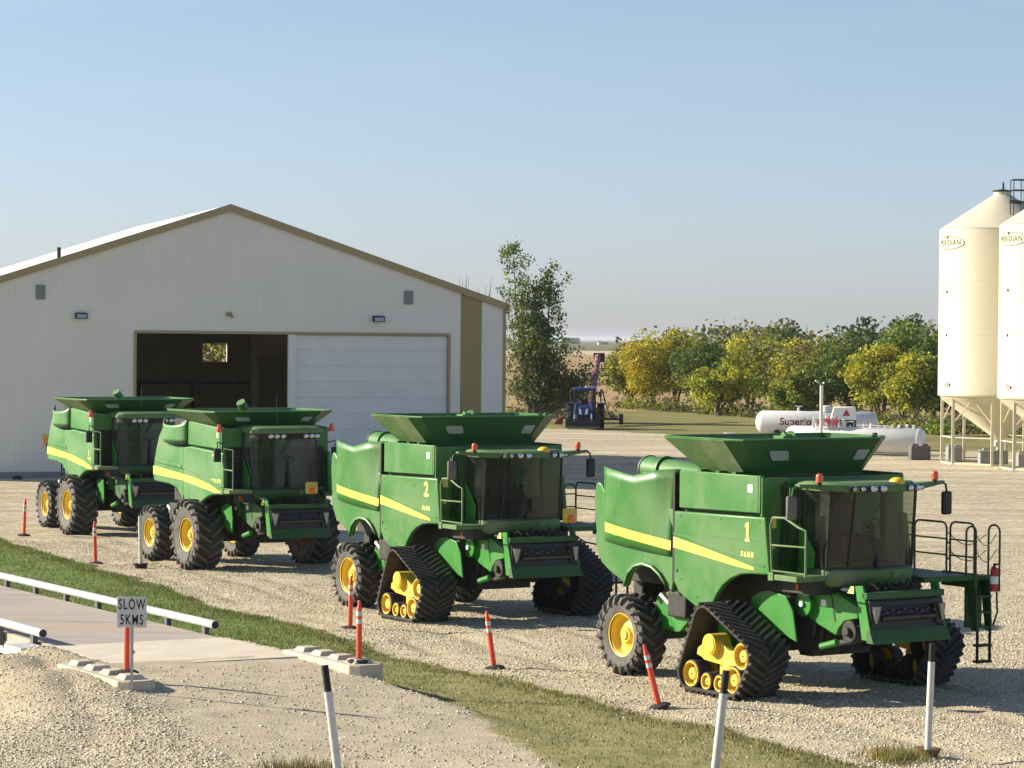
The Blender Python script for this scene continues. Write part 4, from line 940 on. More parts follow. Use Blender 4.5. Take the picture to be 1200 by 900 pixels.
def gravel_mat(with_mask):
    m, N, L, b = new_mat('gravel_ground' if with_mask else 'gravel_yard')
    tc = N.new('ShaderNodeTexCoord'); P = tc.outputs['Object']
    rot = N.new('ShaderNodeMapping'); rot.inputs['Rotation'].default_value = (0, 0, R(59.5)); rot.inputs['Scale'].default_value = (.10, 1, 1); L.new(P, rot.inputs['Vector'])
    vo = N.new('ShaderNodeTexVoronoi'); vo.inputs['Scale'].default_value = 22; L.new(P, vo.inputs['Vector'])
    vo2 = N.new('ShaderNodeTexVoronoi'); vo2.inputs['Scale'].default_value = 47; L.new(P, vo2.inputs['Vector'])
    sp = N.new('ShaderNodeSeparateColor'); L.new(vo.outputs['Color'], sp.inputs[0])
    stone = ramp_node(N, L, sp.outputs[0], [(0, (.18, .145, .085)), (.18, (.36, .31, .205)), (.5, (.54, .475, .325)), (.85, (.67, .61, .44)), (1, (.78, .73, .57))])
    n1 = noise_node(N, L, P, .55, 7, .65); n2 = noise_node(N, L, P, 2.6, 6, .7); n3 = noise_node(N, L, rot.outputs['Vector'], 1.1, 6, .65)
    fine = ramp_node(N, L, n2.outputs['Fac'], [(.3, (.36, .31, .21)), (.7, (.60, .53, .375))])
    c = mixc(N, L, .45, stone.outputs['Color'], fine.outputs['Color'])
    c = mixc(N, L, mapr(N, L, n3.outputs['Fac'], .48, .66, 0, .7), c, (.37, .315, .215))
    c = mixc(N, L, mapr(N, L, n1.outputs['Fac'], .52, .75, 0, .45), c, (.40, .34, .235))
    st = N.new('ShaderNodeMapping'); st.inputs['Scale'].default_value = (.06, .55, 1); L.new(P, st.inputs['Vector']); n4 = noise_node(N, L, st.outputs['Vector'], 1.0, 7, .7)
    sy = N.new('ShaderNodeSeparateXYZ'); L.new(P, sy.inputs[0]); farf = mapr(N, L, sy.outputs['Y'], 62, 100, 0, 1)
    c = mixc(N, L, mth(N, L, 'MULTIPLY', mapr(N, L, n4.outputs['Fac'], .47, .62, 0, .75), farf), c, (.36, .305, .215))
    c = mixc(N, L, mth(N, L, 'MULTIPLY', mapr(N, L, n4.outputs['Fac'], .50, .36, 0, .6), farf), c, (.68, .61, .45))
    vo3 = N.new('ShaderNodeTexVoronoi'); vo3.inputs['Scale'].default_value = 5.5; L.new(P, vo3.inputs['Vector']); s3 = N.new('ShaderNodeSeparateColor'); L.new(vo3.outputs['Color'], s3.inputs[0])
    c = mixc(N, L, mapr(N, L, sy.outputs['Y'], 50, 95, .0, .5), c, mixc(N, L, 1.0, c, ramp_node(N, L, s3.outputs[0], [(0, (.55, .53, .50)), (.5, (1, 1, 1)), (1, (1.35, 1.35, 1.32))]).outputs['Color'], 'MULTIPLY'))
    h1 = mth(N, L, 'MULTIPLY', vo.outputs['Distance'], -1.0)
    bs = N.new('ShaderNodeBump'); bs.inputs['Distance'].default_value = .02; bs.inputs['Strength'].default_value = .8
    hh = mth(N, L, 'ADD', h1, mth(N, L, 'MULTIPLY', vo2.outputs['Distance'], -.5)); hh = mth(N, L, 'ADD', hh, mth(N, L, 'MULTIPLY', n2.outputs['Fac'], .9))
    L.new(hh, bs.inputs['Height'])
    if with_mask:
        rt_ = N.new('ShaderNodeAttribute'); rt_.attribute_name = 'rut'; c = mixc(N, L, mth(N, L, 'MULTIPLY', rt_.outputs['Fac'], .55), c, (.30, .245, .165))
        pk = N.new('ShaderNodeAttribute'); pk.attribute_name = 'packed'
        c = mixc(N, L, mth(N, L, 'MULTIPLY', pk.outputs['Fac'], .75), c, ramp_node(N, L, n2.outputs['Fac'], [(.3, (.36, .31, .215)), (.7, (.52, .46, .335))]).outputs['Color'])
        L.new(mapr(N, L, pk.outputs['Fac'], 0, 1, .8, .3), bs.inputs['Strength'])
        ga = N.new('ShaderNodeAttribute'); ga.attribute_name = 'grass'
        gn = noise_node(N, L, P, 1.6, 8, .75); gn2 = noise_node(N, L, P, 9, 4, .7)
        edge = mth(N, L, 'ADD', ga.outputs['Fac'], mth(N, L, 'MULTIPLY', mth(N, L, 'SUBTRACT', gn.outputs['Fac'], .5), 1.4)); edge = mth(N, L, 'ADD', edge, mth(N, L, 'MULTIPLY', mth(N, L, 'SUBTRACT', gn2.outputs['Fac'], .5), .5))
        gf = mapr(N, L, edge, -.08, .10, 0, 1)
        sx = N.new('ShaderNodeSeparateXYZ'); L.new(P, sx.inputs[0])
        # worn, drier turf towards the bottom right of the picture, lusher at the upper left
        dry = mapr(N, L, mth(N, L, 'ADD', sx.outputs['X'], mth(N, L, 'MULTIPLY', mth(N, L, 'SUBTRACT', gn.outputs['Fac'], .5), 5.0)), -5.5, -1.0, 0, 1)
        lush = ramp_node(N, L, gn.outputs['Fac'], [(.35, (.10, .165, .035)), (.65, (.19, .24, .07))]); dull = ramp_node(N, L, gn.outputs['Fac'], [(.33, (.17, .17, .065)), (.5, (.25, .235, .10)), (.68, (.34, .29, .15))])
        gc = mixc(N, L, dry, lush.outputs['Color'], dull.outputs['Color'])
        mdx = mth(N, L, 'MULTIPLY', mth(N, L, 'ADD', sx.outputs['X'], 8.4), .55); mdy = mth(N, L, 'MULTIPLY', mth(N, L, 'SUBTRACT', sx.outputs['Y'], 48.2), .30)
        md = mth(N, L, 'ADD', mth(N, L, 'MULTIPLY', mdx, mdx), mth(N, L, 'MULTIPLY', mdy, mdy)); c = mixc(N, L, mapr(N, L, md, .3, 1.5, .6, 0), c, mixc(N, L, gn2.outputs['Fac'], (.27, .215, .14), (.44, .375, .26)))
        c = mixc(N, L, gf, c, gc)
    L.new(c, b.inputs['Base Color']); b.inputs['Roughness'].default_value = .95; b.inputs['Specular IOR Level'].default_value = .15
    L.new(bs.outputs['Normal'], b.inputs['Normal'])
    return m
go = bpy.data.objects.new('ground', me); col.objects.link(go); go['kind'] = 'structure'; me.materials.append(gravel_mat(True))

def flat_poly(name, pts, z, m, jag=0, step=1.0, seed=1, kind='structure'):
    rnd = random.Random(seed); out = []
    if jag:
        for a, c in zip(pts, pts[1:] + pts[:1]):
            a = Vector(a); c = Vector(c); n = max(1, int((c - a).length / step)); pr = Vector((-(c - a).y, (c - a).x)).normalized()
            for i in range(n): out.append(a.lerp(c, i / n) + pr * rnd.uniform(-jag, jag))
    else: out = [Vector(p) for p in pts]
    b = MB(); b.add([(p.x, p.y, z) for p in out], [tuple(range(len(out)))]); o = b.build(name, m, None, smooth=0); o['kind'] = kind; return o

def field_mat(name, cs, sc=(.02, .35, 1), nscale=1.0, rz=0):
    m, N, L, b = new_mat(name); tc = N.new('ShaderNodeTexCoord'); mp = N.new('ShaderNodeMapping'); mp.inputs['Scale'].default_value = sc; mp.inputs['Rotation'].default_value = (0, 0, rz); L.new(tc.outputs['Object'], mp.inputs['Vector'])
    n = noise_node(N, L, mp.outputs['Vector'], nscale, 8, .7); n2 = noise_node(N, L, tc.outputs['Object'], 1.2, 5, .7)
    f = mth(N, L, 'ADD', mth(N, L, 'MULTIPLY', n.outputs['Fac'], .7), mth(N, L, 'MULTIPLY', n2.outputs['Fac'], .3))
    rp = ramp_node(N, L, f, [(.36, cs[0]), (.5, cs[1]), (.64, cs[2])]); L.new(rp.outputs[0], b.inputs['Base Color']); b.inputs['Roughness'].default_value = 1; b.inputs['Specular IOR Level'].default_value = .1
    bp = N.new('ShaderNodeBump'); bp.inputs['Strength'].default_value = .6; bp.inputs['Distance'].default_value = .06; L.new(n2.outputs['Fac'], bp.inputs['Height']); L.new(bp.outputs[0], b.inputs['Normal'])
    return m
FM = {'base': field_mat('prairie', ((.12, .12, .05), (.18, .17, .08), (.24, .21, .11))),
      'stubble': field_mat('stubble_field', ((.25, .17, .08), (.37, .26, .13), (.46, .345, .185))),
      'pale': field_mat('pale_stubble', ((.42, .34, .21), (.50, .41, .26), (.55, .46, .30))),
      'crop': field_mat('green_crop', ((.09, .10, .035), (.13, .135, .05), (.18, .17, .07)), (.004, .05, 1)),
      'lawn': field_mat('mown_lawn', ((.13, .14, .045), (.21, .20, .075), (.30, .26, .12)), (.08, .3, 1)),
      'yard': gravel_mat(False)}
b = MB(); b.add([(-9000, -300, -.12), (9000, -300, -.12), (9000, 24000, -.12), (-9000, 24000, -.12)], [(0, 1, 2, 3)]); o = b.build('prairie_ground', FM['base'], None, smooth=0); o['kind'] = 'structure'
flat_poly('yard_gravel_surface', [(-60, 150), (60, 150), (60, 168), (24, 163), (13, 185), (6, 196), (-2, 203), (-60, 203)], -.02 + .0, FM['yard'], .8, 1.5, 3)
flat_poly('lawn_ground', [(-80, 200), (-2, 202), (6, 195), (13, 184), (24, 162), (60, 167), (80, 170), (80, 280), (-80, 275)], -.05, FM['lawn'], .6, 2, 5)
flat_poly('stubble_field', [(-140, 252), (10, 250), (22, 246), (130, 262), (420, 1150), (-420, 1150)], -.035, FM['stubble'], 1.0, 4, 6)
flat_poly('pale_field', [(-500, 1150), (500, 1150), (560, 1560), (-560, 1560)], -.03, FM['pale'])
flat_poly('crop_field', [(-900, 1560), (900, 1560), (1500, 3900), (-1500, 3900)], .0, FM['crop'])
flat_poly('far_field', [(-2400, 3900), (2400, 3900), (3800, 6500), (-3800, 6500)], .3, FM['crop'])

# ------------------------------------------------------------------ weighbridge
def road_pt(s, t, z=0): p = C0 + rd * s + pd * t; return (p[0], p[1], z)
DZ = .56
wbr = empty('weighbridge', road_pt(0, 0), 0, 'raised concrete truck scale with white pipe rails at the left edge', 'weighbridge')
def rp_local(s, t, z=0): p = rd * s + pd * t; return (p[0], p[1], z)
def rbox(b, s0, s1, t0, t1, z0, z1):
    c = [rp_local(s0, t0), rp_local(s1, t0), rp_local(s1, t1), rp_local(s0, t1)]
    b.hexa([(x, y, z0) for x, y, _ in c] + [(x, y, z1) for x, y, _ in c])
def deck_mat():
    m, N, L, b = new_mat('scale_deck'); tc = N.new('ShaderNodeTexCoord'); mp = N.new('ShaderNodeMapping'); mp.inputs['Rotation'].default_value = (0, 0, R(59.5)); mp.inputs['Scale'].default_value = (.25, 1.3, 1); L.new(tc.outputs['Object'], mp.inputs['Vector'])
    n = noise_node(N, L, mp.outputs['Vector'], 1.2, 8, .65); n2 = noise_node(N, L, tc.outputs['Object'], 6, 6, .75)
    c = ramp_node(N, L, n.outputs['Fac'], [(.3, (.27, .245, .21)), (.5, (.39, .35, .295)), (.62, (.38, .305, .22)), (.75, (.50, .46, .385))]).outputs[0]
    c = mixc(N, L, mapr(N, L, n2.outputs['Fac'], .5, .75, 0, .4), c, (.40, .36, .30)); L.new(c, b.inputs['Base Color']); b.inputs['Roughness'].default_value = .85
    return m
def slab_mat():
    m, N, L, b = new_mat('approach_slab'); tc = N.new('ShaderNodeTexCoord'); n = noise_node(N, L, tc.outputs['Object'], 1.4, 8, .7)
    c = ramp_node(N, L, n.outputs['Fac'], [(.3, (.50, .44, .34)), (.7, (.64, .575, .455))]).outputs[0]; L.new(c, b.inputs['Base Color']); b.inputs['Roughness'].default_value = .9; return m
b = MB(); rbox(b, -24, -.03, -1.72, 1.72, DZ - .16, DZ); b.build('deck', deck_mat(), wbr)
b = MB(); rbox(b, -24, -.03, -1.74, -1.66, DZ - .42, DZ - .16 + .0); rbox(b, -24, -.03, 1.66, 1.74, DZ - .42, DZ - .16)
for s in (-.4, -3.2, -6, -9): rbox(b, s - .12, s + .12, -1.66, 1.66, DZ - .40, DZ - .17)
b.build('girder', M['rail_white'], wbr)
for sg in (-1, 1):
    b = MB(); b.cyl(rp_local(-24, sg * 1.80, DZ + .21), rp_local(-5.0, sg * 1.80, DZ + .21), .085, n=18); b.cyl(rp_local(-4.96, sg * 1.80, DZ + .21), rp_local(-.28, sg * 1.80, DZ + .21), .085, n=18)
    pr = b.build('guide_rail', M['rail_white'], wbr)
    b = MB(); b.cyl(rp_local(-.285, sg * 1.80, DZ + .21), rp_local(-.272, sg * 1.80, DZ + .21), .072, n=16); b.cyl(rp_local(-5.0, sg * 1.80, DZ + .21), rp_local(-4.96, sg * 1.80, DZ + .21), .07, n=16); b.build('pipe_mouth', M['black'], pr)
    s = -.75
    while s > -23:
        b = MB(); rbox(b, s - .07, s + .07, sg * 1.80 - .05, sg * 1.80 + .05, DZ - .25, DZ + .15); b.build('rail_post', M['concrete_dark'], wbr); s -= 1.9
b = MB(); rbox(b, 0.0, 3.6, -1.78, 1.78, DZ - .35, DZ - .0)
aps = b.build('approach_slab', slab_mat(), None); aps.location = wbr.location; tag(aps, 'pale concrete approach slab between the truck scale and the gravel ramp', 'slab')
b = MB(); rbox(b, -.9, .0, -2.35, -1.84, DZ - .5, DZ - .02); b.build('end_plate', M['rail_white'], wbr)

# interlocking concrete blocks either side of the ramp
def long_block(s0, s1, t0, t1, zt, label):
    o = empty('concrete_block', road_pt((s0 + s1) / 2, (t0 + t1) / 2, zt - .55), math.atan2(rd[1], rd[0]), label, 'concrete block', 'long knobbed concrete blocks beside the ramp')
    Lh = (s1 - s0) / 2; wh = (t1 - t0) / 2
    b = MB(); ch = .16
    b.prism([(-Lh, -wh + .08), (-Lh + .08, -wh), (Lh - ch, -wh), (Lh, -wh + ch), (Lh, wh - ch), (Lh - ch, wh), (-Lh + .08, wh), (-Lh, wh - .08)], 0, .55, 'z'); o2 = b.build('block_body', M['concrete'], o, bevel=.02)
    for k in range(4):
        x = -Lh + .42 + k * (2 * Lh - .84) / 3
        b = MB(); b.hexa([(x - .22, -.21, .545), (x + .22, -.21, .545), (x + .22, .21, .545), (x - .22, .21, .545), (x - .15, -.14, .63), (x + .15, -.14, .63), (x + .15, .14, .63), (x - .15, .14, .63)]); b.build('knob', M['concrete'], o, bevel=.012)
    return o
long_block(2.95, 6.0, -2.78, -2.08, .60, 'long knobbed concrete block carrying the slow sign on the near side of the ramp')
long_block(2.9, 5.85, 1.72, 2.42, .62, 'long knobbed concrete block at the grass edge with one orange post on its end')
# ------------------------------------------------------------------ posts and sign
def delineator(x, y, z, h, lean, label, base_r=.21, group='orange delineator posts'):
    o = empty('delineator_post', (x, y, z), 0, label, 'delineator post', group); o.rotation_euler = (0, lean, random.uniform(0, 3) * 0)
    b = MB(); b.lathe([(.05, .05), (.052, .12), (.05, h - .22), (.045, h - .12), (.028, h - .08), (.03, h - .02), (.02, h), (.001, h)], (0, 0, 0), 'z', 14); b.build('post', M['orange'], o)
    for z0 in (h - .42, h - .28): q = MB(); q.cyl((0, 0, z0), (0, 0, z0 + .085), .0535, n=14, caps=False); q.build('reflective_band', M['reflective'], o)
    q = MB(); q.lathe([(.001, .0), (base_r, .0), (base_r, .035), (base_r - .05, .06), (.07, .075), (.001, .075)], (0, 0, 0), 'z', 8); q.build('base', M['foot_black'], o); return o
delineator(-15.69, 87.94, 0, 1.22, .03, 'orange delineator post farthest left, beyond the rearmost combine')
delineator(-11.77, 77.37, 0, 1.22, -.03, 'orange delineator post in front of the rearmost combine, left of the white post')
delineator(-3.56, 60.75, 0, 1.18, .015, 'orange delineator post standing by the rear tyre of combine 2')
p = road_pt(5.45, 2.05); delineator(p[0], p[1], .63, 1.12, 0.0, 'orange delineator post standing on the end of the far concrete block')
delineator(-.30, 53.61, 0, 1.15, -.14, 'orange delineator post leaning left between combine 2 and combine 1')
delineator(2.66, 48.21, 0, 1.15, -.25, 'orange delineator post leaning steeply left beside the rear tyre of combine 1')
p = road_pt(5.15, -2.32); o = delineator(p[0], p[1], .63, .98, 0.0, 'plain orange post right behind the slow sign, on the near concrete block')
for ch in list(o.children):
    if ch.name.startswith('reflective'): bpy.data.objects.remove(ch)

sp_ = road_pt(5.85, -2.45); sign = empty('speed_sign', (sp_[0] - .02, sp_[1] - .30, .14), R(-3), 'small white sign reading SLOW 5KMS on a thin steel post', 'sign')
b = MB(); b.prism([(-.025, -.02), (.025, -.02), (.025, .0), (.008, .0), (.008, .02), (-.008, .02), (-.008, 0), (-.025, 0)], -.2, 1.90, 'z'); b.build('post', M['galv'], sign)
b = MB(); b.box(-.255, .255, -.045, -.032, 1.40, 1.92); brd = b.build('board', M['sign_white'], sign, bevel=.004)
place_text('lettering', 'SLOW', .245, lambda a, b_, c: (a, -.046 - abs(c), 1.785 + b_), M['sign_black'], brd, bold=.003, xscale=.60, spacing=1.22)
place_text('lettering', '5KMS', .245, lambda a, b_, c: (a, -.046 - abs(c), 1.525 + b_), M['sign_black'], brd, bold=.003, xscale=.60, spacing=1.22)
b = MB(); b.cyl((.03, -.02, .98), (.03, -.045, .98), .03, n=10); b.cyl((0, -.045, 1.89), (0, -.052, 1.89), .012, n=8); b.cyl((0, -.045, 1.43), (0, -.052, 1.43), .012, n=8); b.cyl((0, -.03, .12), (0, -.05, .12), .03, n=8); b.build('bolt', M['steel'], sign)

def white_post(x, y, z, h, lx, ly, label, cap=None, foot=True, r=.055):
    o = empty('white_post', (x, y, z), 0, label, 'marker post', 'white pipe marker posts'); o.rotation_euler = (ly, lx, 0)
    b = MB(); b.cyl((0, 0, -.05), (0, 0, h), r, n=16); b.build('pipe', M['pvc'], o)
    if cap: b = MB(); b.cyl((0, 0, h - .02), (0, 0, h + cap), r * .86, n=14); b.build('black_cap', M['foot_black'], o)
    if foot: b = MB(); b.lathe([(.001, 0), (.15, 0), (.21, .14), (.18, .14), (.07, .12), (.001, .12)], (0, 0, 0), 'z', 16); b.build('pot', M['rust'] if foot == 'rust' else M['foot_black'], o)
    return o
white_post(-10.31, 76.09, 0, 1.45, -.02, 0, 'white pipe post in a black foot beside the third combine', foot=True)
white_post(6.57, 42.72, 0, 1.50, .03, 0, 'white pipe post in a brown pot in front of the nearest combine', cap=.28, foot='rust')
white_post(2.95, 39.3, 0, 1.42, .10, 0, 'white foreground post with a black top at the bottom right of centre', cap=.33, foot=True, r=.062)
white_post(-2.42, 39.15, 0, 1.42, -.13, 0, 'white foreground post with a black top leaning left at the bottom left', cap=.38, foot=True, r=.062)

# ------------------------------------------------------------------ machine shed
BA = math.atan2(961, 3200); B0 = Vector((-22.899, 122.248, 0))
shed = empty('machine_shed', B0, BA, 'large white metal shed with tan trim and a wide door, behind the combines', 'building')
UL, UR, UM, DEP, EH, RH = -2.84, 23.56, 10.36, 28.0, 8.02, 12.38
D0, D1, DH = 6.09, 20.75, 6.6
b = MB()
def zr(u): return RH - (RH - EH) * abs(u - UM) / (UR - UM)
T = .18
b.prism([(UL, 0), (D0, 0), (D0, zr(D0)), (UL, EH)], 0, T); b.prism([(D1, 0), (21.36, 0), (21.36, zr(21.36)), (D1, zr(D1))], 0, T)
b.prism([(D0, DH), (D1, DH), (D1, zr(D1)), (UM, RH), (D0, zr(D0))], 0, T)
b.prism([(22.4, 0), (UR, 0), (UR, EH), (22.4, zr(22.4))], 0, T)
b.build('front_wall', M['siding'], shed, smooth=0)
b = MB(); b.prism([(21.362, 0), (22.398, 0), (22.398, zr(22.4)), (21.362, zr(21.36))], 0, T); b.build('tan_wall_panel', M['siding_tan'], shed, smooth=0)
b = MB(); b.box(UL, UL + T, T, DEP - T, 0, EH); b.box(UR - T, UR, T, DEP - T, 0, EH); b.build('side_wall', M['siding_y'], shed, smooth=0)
# rear wall with a window opening
w0, w1, wz0, wz1 = 14.16, 15.53, 5.05, 6.10
b = MB(); b.prism([(UL, 0), (w0, 0), (w0, zr(w0)), (UM, RH), (UL, EH)], DEP - T, DEP); b.prism([(w1, 0), (UR, 0), (UR, EH), (w1, zr(w1))], DEP - T, DEP)
b.prism([(w0, 0), (w1, 0), (w1, wz0), (w0, wz0)], DEP - T, DEP); b.prism([(w0, wz1), (w1, wz1), (w1, zr(w1)), (w0, zr(w0))], DEP - T, DEP); b.build('rear_wall', M['plywood'], shed, smooth=0)
b = MB()
for a in ((w0 - .06, w0, wz0 - .06, wz1 + .06), (w1, w1 + .06, wz0 - .06, wz1 + .06), (w0, w1, wz1, wz1 + .06), (w0, w1, wz0 - .06, wz0)): b.box(a[0], a[1], DEP - T - .03, DEP + .03, a[2], a[3])
b.build('rear_window_frame', M['door_white'], shed)
b = MB(); b.box(UL + .2, UR - .2, T, DEP - T, .0, .03); b.build('floor_slab', M['concrete'], shed)
b = MB(); b.box(UL + .2, 17.2, DEP - T - .12, DEP - T - .003, 3.80, 3.98)
for u in (7.5, 10.5, 13.5): b.box(u, u + .18, DEP - T - .14, DEP - T - .003, 0, 3.8)
b.build('wall_girt', M['bark'], shed)
b = MB(); b.box(14.6, 14.95, 16.0, 16.3, 0, 9.5); b.box(14.95, UR - .2, 16.1, 16.25, 5.6, 9.0); b.build('inner_partition', M['plywood'], shed, smooth=0)
# roof
b = MB(); ov = .12
for sg, ue in ((-1, UL - ov), (1, UR + ov)):
    ze = RH - (RH - EH) * abs(ue - UM) / (UR - UM)
    b.prism([(ue, ze + .06), (UM, RH + .06), (UM, RH + .14), (ue, ze + .14)], -.10, DEP + .1)
b.build('roof', M['roof_white'], shed, smooth=0)
b = MB()
for ue in (UL - .16, UR + .16):
    ze = RH - (RH - EH) * abs(ue - UM) / (UR - UM)
    b.prism([(ue, ze - .16), (UM, RH - .17), (UM, RH + .17), (ue, ze + .17)], -.145, -.103)
b.box(UR - .005, UR + .13, -.145, DEP, EH - .16, EH + .10)
b.build('fascia', M['tan'], shed, smooth=0)
b = MB(); b.box(UR - .12, UR + .03, -.03, -.002, 0, EH - .1); b.box(UL - .03, UL + .12, -.03, -.002, 0, EH - .1); b.box(UR + .002, UR + .03, -.002, .18, 0, EH - .1)
b.build('corner_trim', M['tan'], shed, smooth=0)
b = MB(); b.box(D0 - .12, D0, -.05, .22, 0, DH + .12); b.box(D1, D1 + .12, -.05, .22, 0, DH + .12); b.box(D0, D1, -.05, .22, DH, DH + .12); b.build('door_frame', M['tan'], shed, smooth=0)
b = MB(); b.box(13.12, 13.5, .0, .24, 0, DH - .003); b.build('door_post', M['door_white'], shed, smooth=0)
b = MB(); z = .02
for k in range(9):
    z1 = min(DH - .01, z + .735); b.box(13.5, D1 - .004, .10, .16, z, z1 - .006); z = z1
b.box(13.52, D1 - .02, .12, .15, .03, DH - .02); b.build('sectional_door', M['door_white'], shed, bevel=.012, smooth=0)
b = MB(); b.box(UL, D0 - .13, -.03, -.004, 0, .32); b.box(D1 + .13, UR - .13, -.03, -.004, 0, .32); b.build('foundation', M['concrete_grey'], shed)
for u0, u1, z0, z1 in ((1.54, 1.96, 8.07, 8.72), (18.6, 19.04, 8.05, 8.70)):
    b = MB(); b.box(u0, u1, -.06, -.003, z0, z1)
    for k in range(6): b.box(u0 + .03, u1 - .03, -.09, -.06, z0 + .05 + k * .10, z0 + .11 + k * .10)
    b.build('vent', M['vent_grey'], shed)
for u0 in (3.3, 17.1):
    b = MB(); b.hexa([(u0, -.28, 7.22), (u0 + .54, -.28, 7.22), (u0 + .54, -.003, 7.22), (u0, -.003, 7.22), (u0, -.14, 7.5), (u0 + .54, -.14, 7.5), (u0 + .54, -.003, 7.5), (u0, -.003, 7.5)]); q = b.build('wall_light', M['black'], shed)
    b = MB(); b.hexa([(u0 + .05, -.29, 7.25), (u0 + .49, -.29, 7.25), (u0 + .49, -.26, 7.25), (u0 + .05, -.26, 7.25), (u0 + .05, -.19, 7.43), (u0 + .49, -.19, 7.43), (u0 + .49, -.16, 7.43), (u0 + .05, -.16, 7.43)]); b.build('lens', M['chrome'], q)
b = MB(); b.box(10.2, 10.44, -.12, -.003, 7.42, 7.58); b.cyl((10.4, -.12, 7.44), (10.45, -.25, 7.38), .06, n=10); b.build('sensor', M['tan_dark'], shed)
b = MB(); b.cyl((2.64, .6, 9.9), (2.64, .6, 10.45), .09, n=12); b.build('chimney_pipe', M['black'], shed)

# rail frame and amber lamp by the shed wall, dark box next to it
rf = empty('rail_frame', (-19.95, 121.4, 0), BA, 'dark steel rail frame standing against the shed wall behind the rearmost combine', 'rail frame')
b = MB(); b.tube([(-.05, 0, 0), (-.05, 0, 1.25), (.75, 0, 1.25), (.75, 0, 0)], .035, 6); b.cyl((-.05, 0, .85), (.75, 0, .85), .03, n=6); b.cyl((-.05, 0, .25), (.75, 0, .25), .05, n=6); b.cyl((0, 0, .5), (.7, 0, .5), .05, n=6); b.build('rail', M['black'], rf)
b = MB(); b.tube([(-.05, 0, .95), (-.72, 0, 1.42), (-.74, 0, 1.65)], .03, 6); arm = b.build('lamp_arm', M['black'], rf)
b = MB(); b.box(-.92, -.56, -.05, .05, 1.82, 2.08); b.build('lamp_box', M['yellow_dirty'], arm)
b = MB(); b.cyl((-.74, -.02, 1.62), (-.74, -.02, 1.83), .10, .14, 12); b.build('amber_lens', M['amber'], arm)
b = MB(); b.box(-.2, .2, -.15, .15, 0, .16); b.cyl((-.12, 0, .16), (.12, 0, .16), .04, n=8); o = b.build('battery_box', M['foot_black'], None, bevel=.02); o.location = (-22.0, 121.6, 0); tag(o, 'small black box on the ground against the shed wall at the far left', 'box')
b = MB(); b.box(-9, 4.5, -1.3, -.02, -.1, .03); o = b.build('concrete_apron', M['concrete'], None); o.location = B0; o.rotation_euler = (0, 0, BA); o['kind'] = 'structure'

